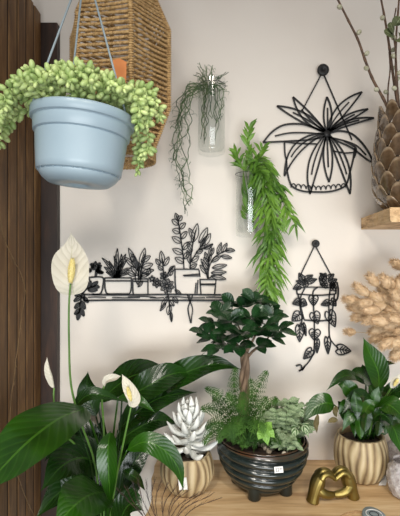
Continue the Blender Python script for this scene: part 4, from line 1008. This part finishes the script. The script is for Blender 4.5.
# ------------------------------------------------------------------ brass heart hands
HC = V(((333-200)/F*1.085, 1.085-1.3, TZ+.0005))
def hands():
    mb = MB(); fy = (-.0135, -.0045, .0045, .0135)
    for sg in (-1, 1):
        def q(x, y, z): return V((sg*x, y, z))
        # forearm and palm: flat in x, broad in y
        def sweep(pts, ra, rb, seg=14):
            vs, fs = [], []; pp = catmull([p for p, _, _ in pts], 18); n = len(pp)
            A = catmull([V((a, b, 0)) for _, a, b in pts], 18)
            for i, p in enumerate(pp):
                T = (pp[min(i+1, n-1)]-pp[max(i-1, 0)]).normalized(); s = V((0, 1, 0)); nn = T.cross(s).normalized()
                for k in range(seg):
                    a = 2*pi*k/seg; vs.append(p+s*cos(a)*A[i].y+nn*sin(a)*A[i].x)
            for i in range(n-1):
                for k in range(seg): a = i*seg+k; b = i*seg+(k+1) % seg; fs.append((a, b, b+seg, a+seg))
            fs.append(tuple(range(seg))[::-1]); fs.append(tuple(range((n-1)*seg, n*seg))); mb.add(vs, fs)
        sweep([(q(.053, 0, .0), .0150, .0165), (q(.049, 0, .017), .0138, .016), (q(.043, 0, .034), .0168, .0175), (q(.0375, 0, .050), .0165, .019), (q(.033, 0, .061), .0115, .0188), (q(.030, 0, .069), .006, .0175)], 0, 0)
        for k, y in enumerate(fy):
            L = (.93, 1.0, .97, .90)[k]
            pts = catmull([q(.036, y, .058), q(.029, y, .0715*L), q(.0185, y, .0735*L), q(.009, y*.95, .067*L), q(.0015, y*.9, .056)], 18)
            tube(mb, pts, (.0076, .0054), 10, hint=V((0, 1, 0.02))); ell(mb, pts[-2], (pts[-1]-pts[-3]), .009, .0054, 10, 8)
        pts = catmull([q(.042, -.004, .034), q(.031, -.009, .024), q(.019, -.009, .0185), q(.008, -.007, .016), q(.0015, -.005, .015)], 18)
        tube(mb, pts, lambda x: .0125*(1-x)+.0074*x, 10, hint=V((0, 1, .02))); ell(mb, pts[-2], (pts[-1]-pts[-3]), .009, .0072, 10, 8)
    R = Matrix.Rotation(math.radians(10), 3, 'Z'); mb.v = [HC+R@(v*1.05) for v in mb.v]
    o = mb.build('heart_hands_sculpture', M['gold'], None, True, loc=HC)
    rm = o.modifiers.new('r', 'REMESH'); rm.mode = 'VOXEL'; rm.voxel_size = .0011; rm.use_smooth_shade = True
    sm = o.modifiers.new('s', 'SMOOTH'); sm.factor = .5; sm.iterations = 3
    dg = bpy.context.evaluated_depsgraph_get(); me = bpy.data.meshes.new_from_object(o.evaluated_get(dg)); o.modifiers.clear(); o.data = me
    me.polygons.foreach_set('use_smooth', [True]*len(me.polygons))
    if not me.materials: me.materials.append(M['gold'])
    return tag(o, 'shiny brass sculpture of two hands forming a heart, standing on the table', 'sculpture')
hands()

# ------------------------------------------------------------------ knobbly glass jars at the right edge
def jar(u, v, d, r, H, label):
    c = V(((u-200)/F*d, d-1.3, TZ+.001)); t = thing('knobbly_glass_jar', label, 'jar', c, 'knobbly glass jars at the right edge')
    def mod(th, i, tt): return (1+.05*max(0, cos(th*12+(int(tt*7) % 2)*pi))*abs(sin(tt*7*pi)), .5)
    mb = MB(); revolve(mb, smoothprof([(r*.6, 0), (r*.85, H*.06), (r, H*.4), (r*.95, H*.75), (r*.7, H*.93), (r*.72, H)], 42), c, 96, mod)
    revolve(mb, smoothprof([(r*.68, H), (r*.66, H*.93), (r*.88, H*.72), (r*.92, H*.4), (r*.75, H*.1), (.0001, H*.06)], 30), c, 48, capb=False); mb.build('glass_body', M['cglass'], t)
    mb = MB()
    for k in range(90):
        a = rnd(0, 6.3); rr = r*.62*math.sqrt(rnd(0, 1)); z = rnd(.1, .68)*H; ell(mb, c+V((cos(a)*rr, sin(a)*rr, z)), V((rnd(-1, 1), rnd(-1, 1), rnd(-1, 1))), r*.26, r*.11, 6, 5)
    mb.build('white_filling', M['wax'], t); return t
jar(408, 0, 1.105, .050, .088, 'knobbly clear glass jar at the right edge, the nearer one')
jar(403, 0, 1.225, .045, .092, 'knobbly clear glass jar at the right edge, the farther one beside the small peace lily')
c = P(383, 482, 1.15); mb = MB()
q = [P(378.5, 486, 1.15), P(386, 485, 1.15), P(388, 476, 1.19), P(384, 478, 1.19)]
for k, p in enumerate(q): p.z = TZ+.003+(.006 if k > 1 else 0)
mb.add(q+[p-V((0, 0, .001)) for p in q], [(0, 1, 2, 3), (7, 6, 5, 4)]+[(k, k+4, (k+1) % 4+4, (k+1) % 4) for k in range(4)])
for k in range(2, 4): tube(mb, [q[k], V((q[k].x, q[k].y, TZ+.0005))], .0004, 4)
tag(mb.build('paper_tag', M['card'], smooth=False), 'small white paper tag lying on the table between the ribbed pot and glass jars', 'tag')

# blue grey disc tag with twine
tcx = P(372, 516, 1.018); tcx.z = TZ
bt_ = thing('blue_grey_tag', 'blue-grey teardrop tag with a ring, cut by the bottom edge of the view', 'tag', tcx)
mb = MB(); vs, fs = [], []; n = 40
for z, s in ((.0005, .95), (.004, 1), (.0095, .97), (.011, .9)):
    for k in range(n):
        a = 2*pi*k/n; r = .029*s*(1+.18*max(0, cos(a-pi/2))**6); vs.append(tcx+V((r*cos(a)*.92, r*sin(a)-.012, z)))
for j in range(3):
    for k in range(n): a = j*n+k; b = j*n+(k+1) % n; fs.append((a, b, b+n, a+n))
fs += [tuple(range(n))[::-1], tuple(range(3*n, 4*n))]; mb.add(vs, fs); mb.build('disc', M['tagblue'], bt_)
for r, m_ in ((.018, 'card'), (.010, 'ink')):
    mb = MB(); tube(mb, [tcx+V((r*cos(a), r*sin(a)-.012, .0112)) for a in [k*2*pi/30 for k in range(31)]], .0011, 6); mb.build('ring', M[m_], bt_)
mb = MB(); pp = [P(*c, 1.03) for c in ((366, 511), (358, 509.5), (350, 510.5), (344, 513), (338, 518))]
for p in pp: p.z = TZ+.0018
dd = [(366, 1.025), (358, 1.035), (350, 1.03), (343, 1.02), (336, 1.0)]
tube(mb, catmull([V(((u-200)/F*d, d-1.3, TZ+.0018)) for u, d in dd], 30), .0012, 6); tube(mb, catmull([V(((u-200)/F*d+.003, d-1.306, TZ+.0016)) for u, d in dd], 30), .0010, 6)
mb.build('twine', M['twine'], bt_)

# dark feathery grass in the foreground
gp = V((-.075, -.375, TZ+.001))
gb = thing('dried_feather_grass', 'dark wispy dried grass plume at the bottom edge below the white succulent', 'dried grass', gp)
for k in range(15):
    tu = 119+k*7.0+rnd(-2, 2); tv = 489-8*sin(pi*min(1, k/9))+rnd(-2, 3)+max(0, k-9)*2.2; d = .96+rnd(-.03, .03)
    e = P(tu, tv, d); b = gp+V((rnd(-.01, .01), rnd(-.01, .01), .002)); mid = b.lerp(e, .55)+V((-.012, 0, .012))
    pp = catmull([b, mid, e+V((.0, 0, 0))], 24); mb = MB(); tube(mb, pp, (.0009, .0004), 4)
    for i in range(8, 25):
        for _ in range(2):
            p = pp[min(i, 24)]; D = ((pp[min(24, i)]-pp[i-1]).normalized()+V((rnd(-.5, .5), rnd(-.4, .4), rnd(-.1, .5)))).normalized(); L = rnd(.006, .016)
            tube(mb, [p, p+D*L], (.00032, .0002), 3, False)
    mb.build('grass_stalk', M['feather'], gb)
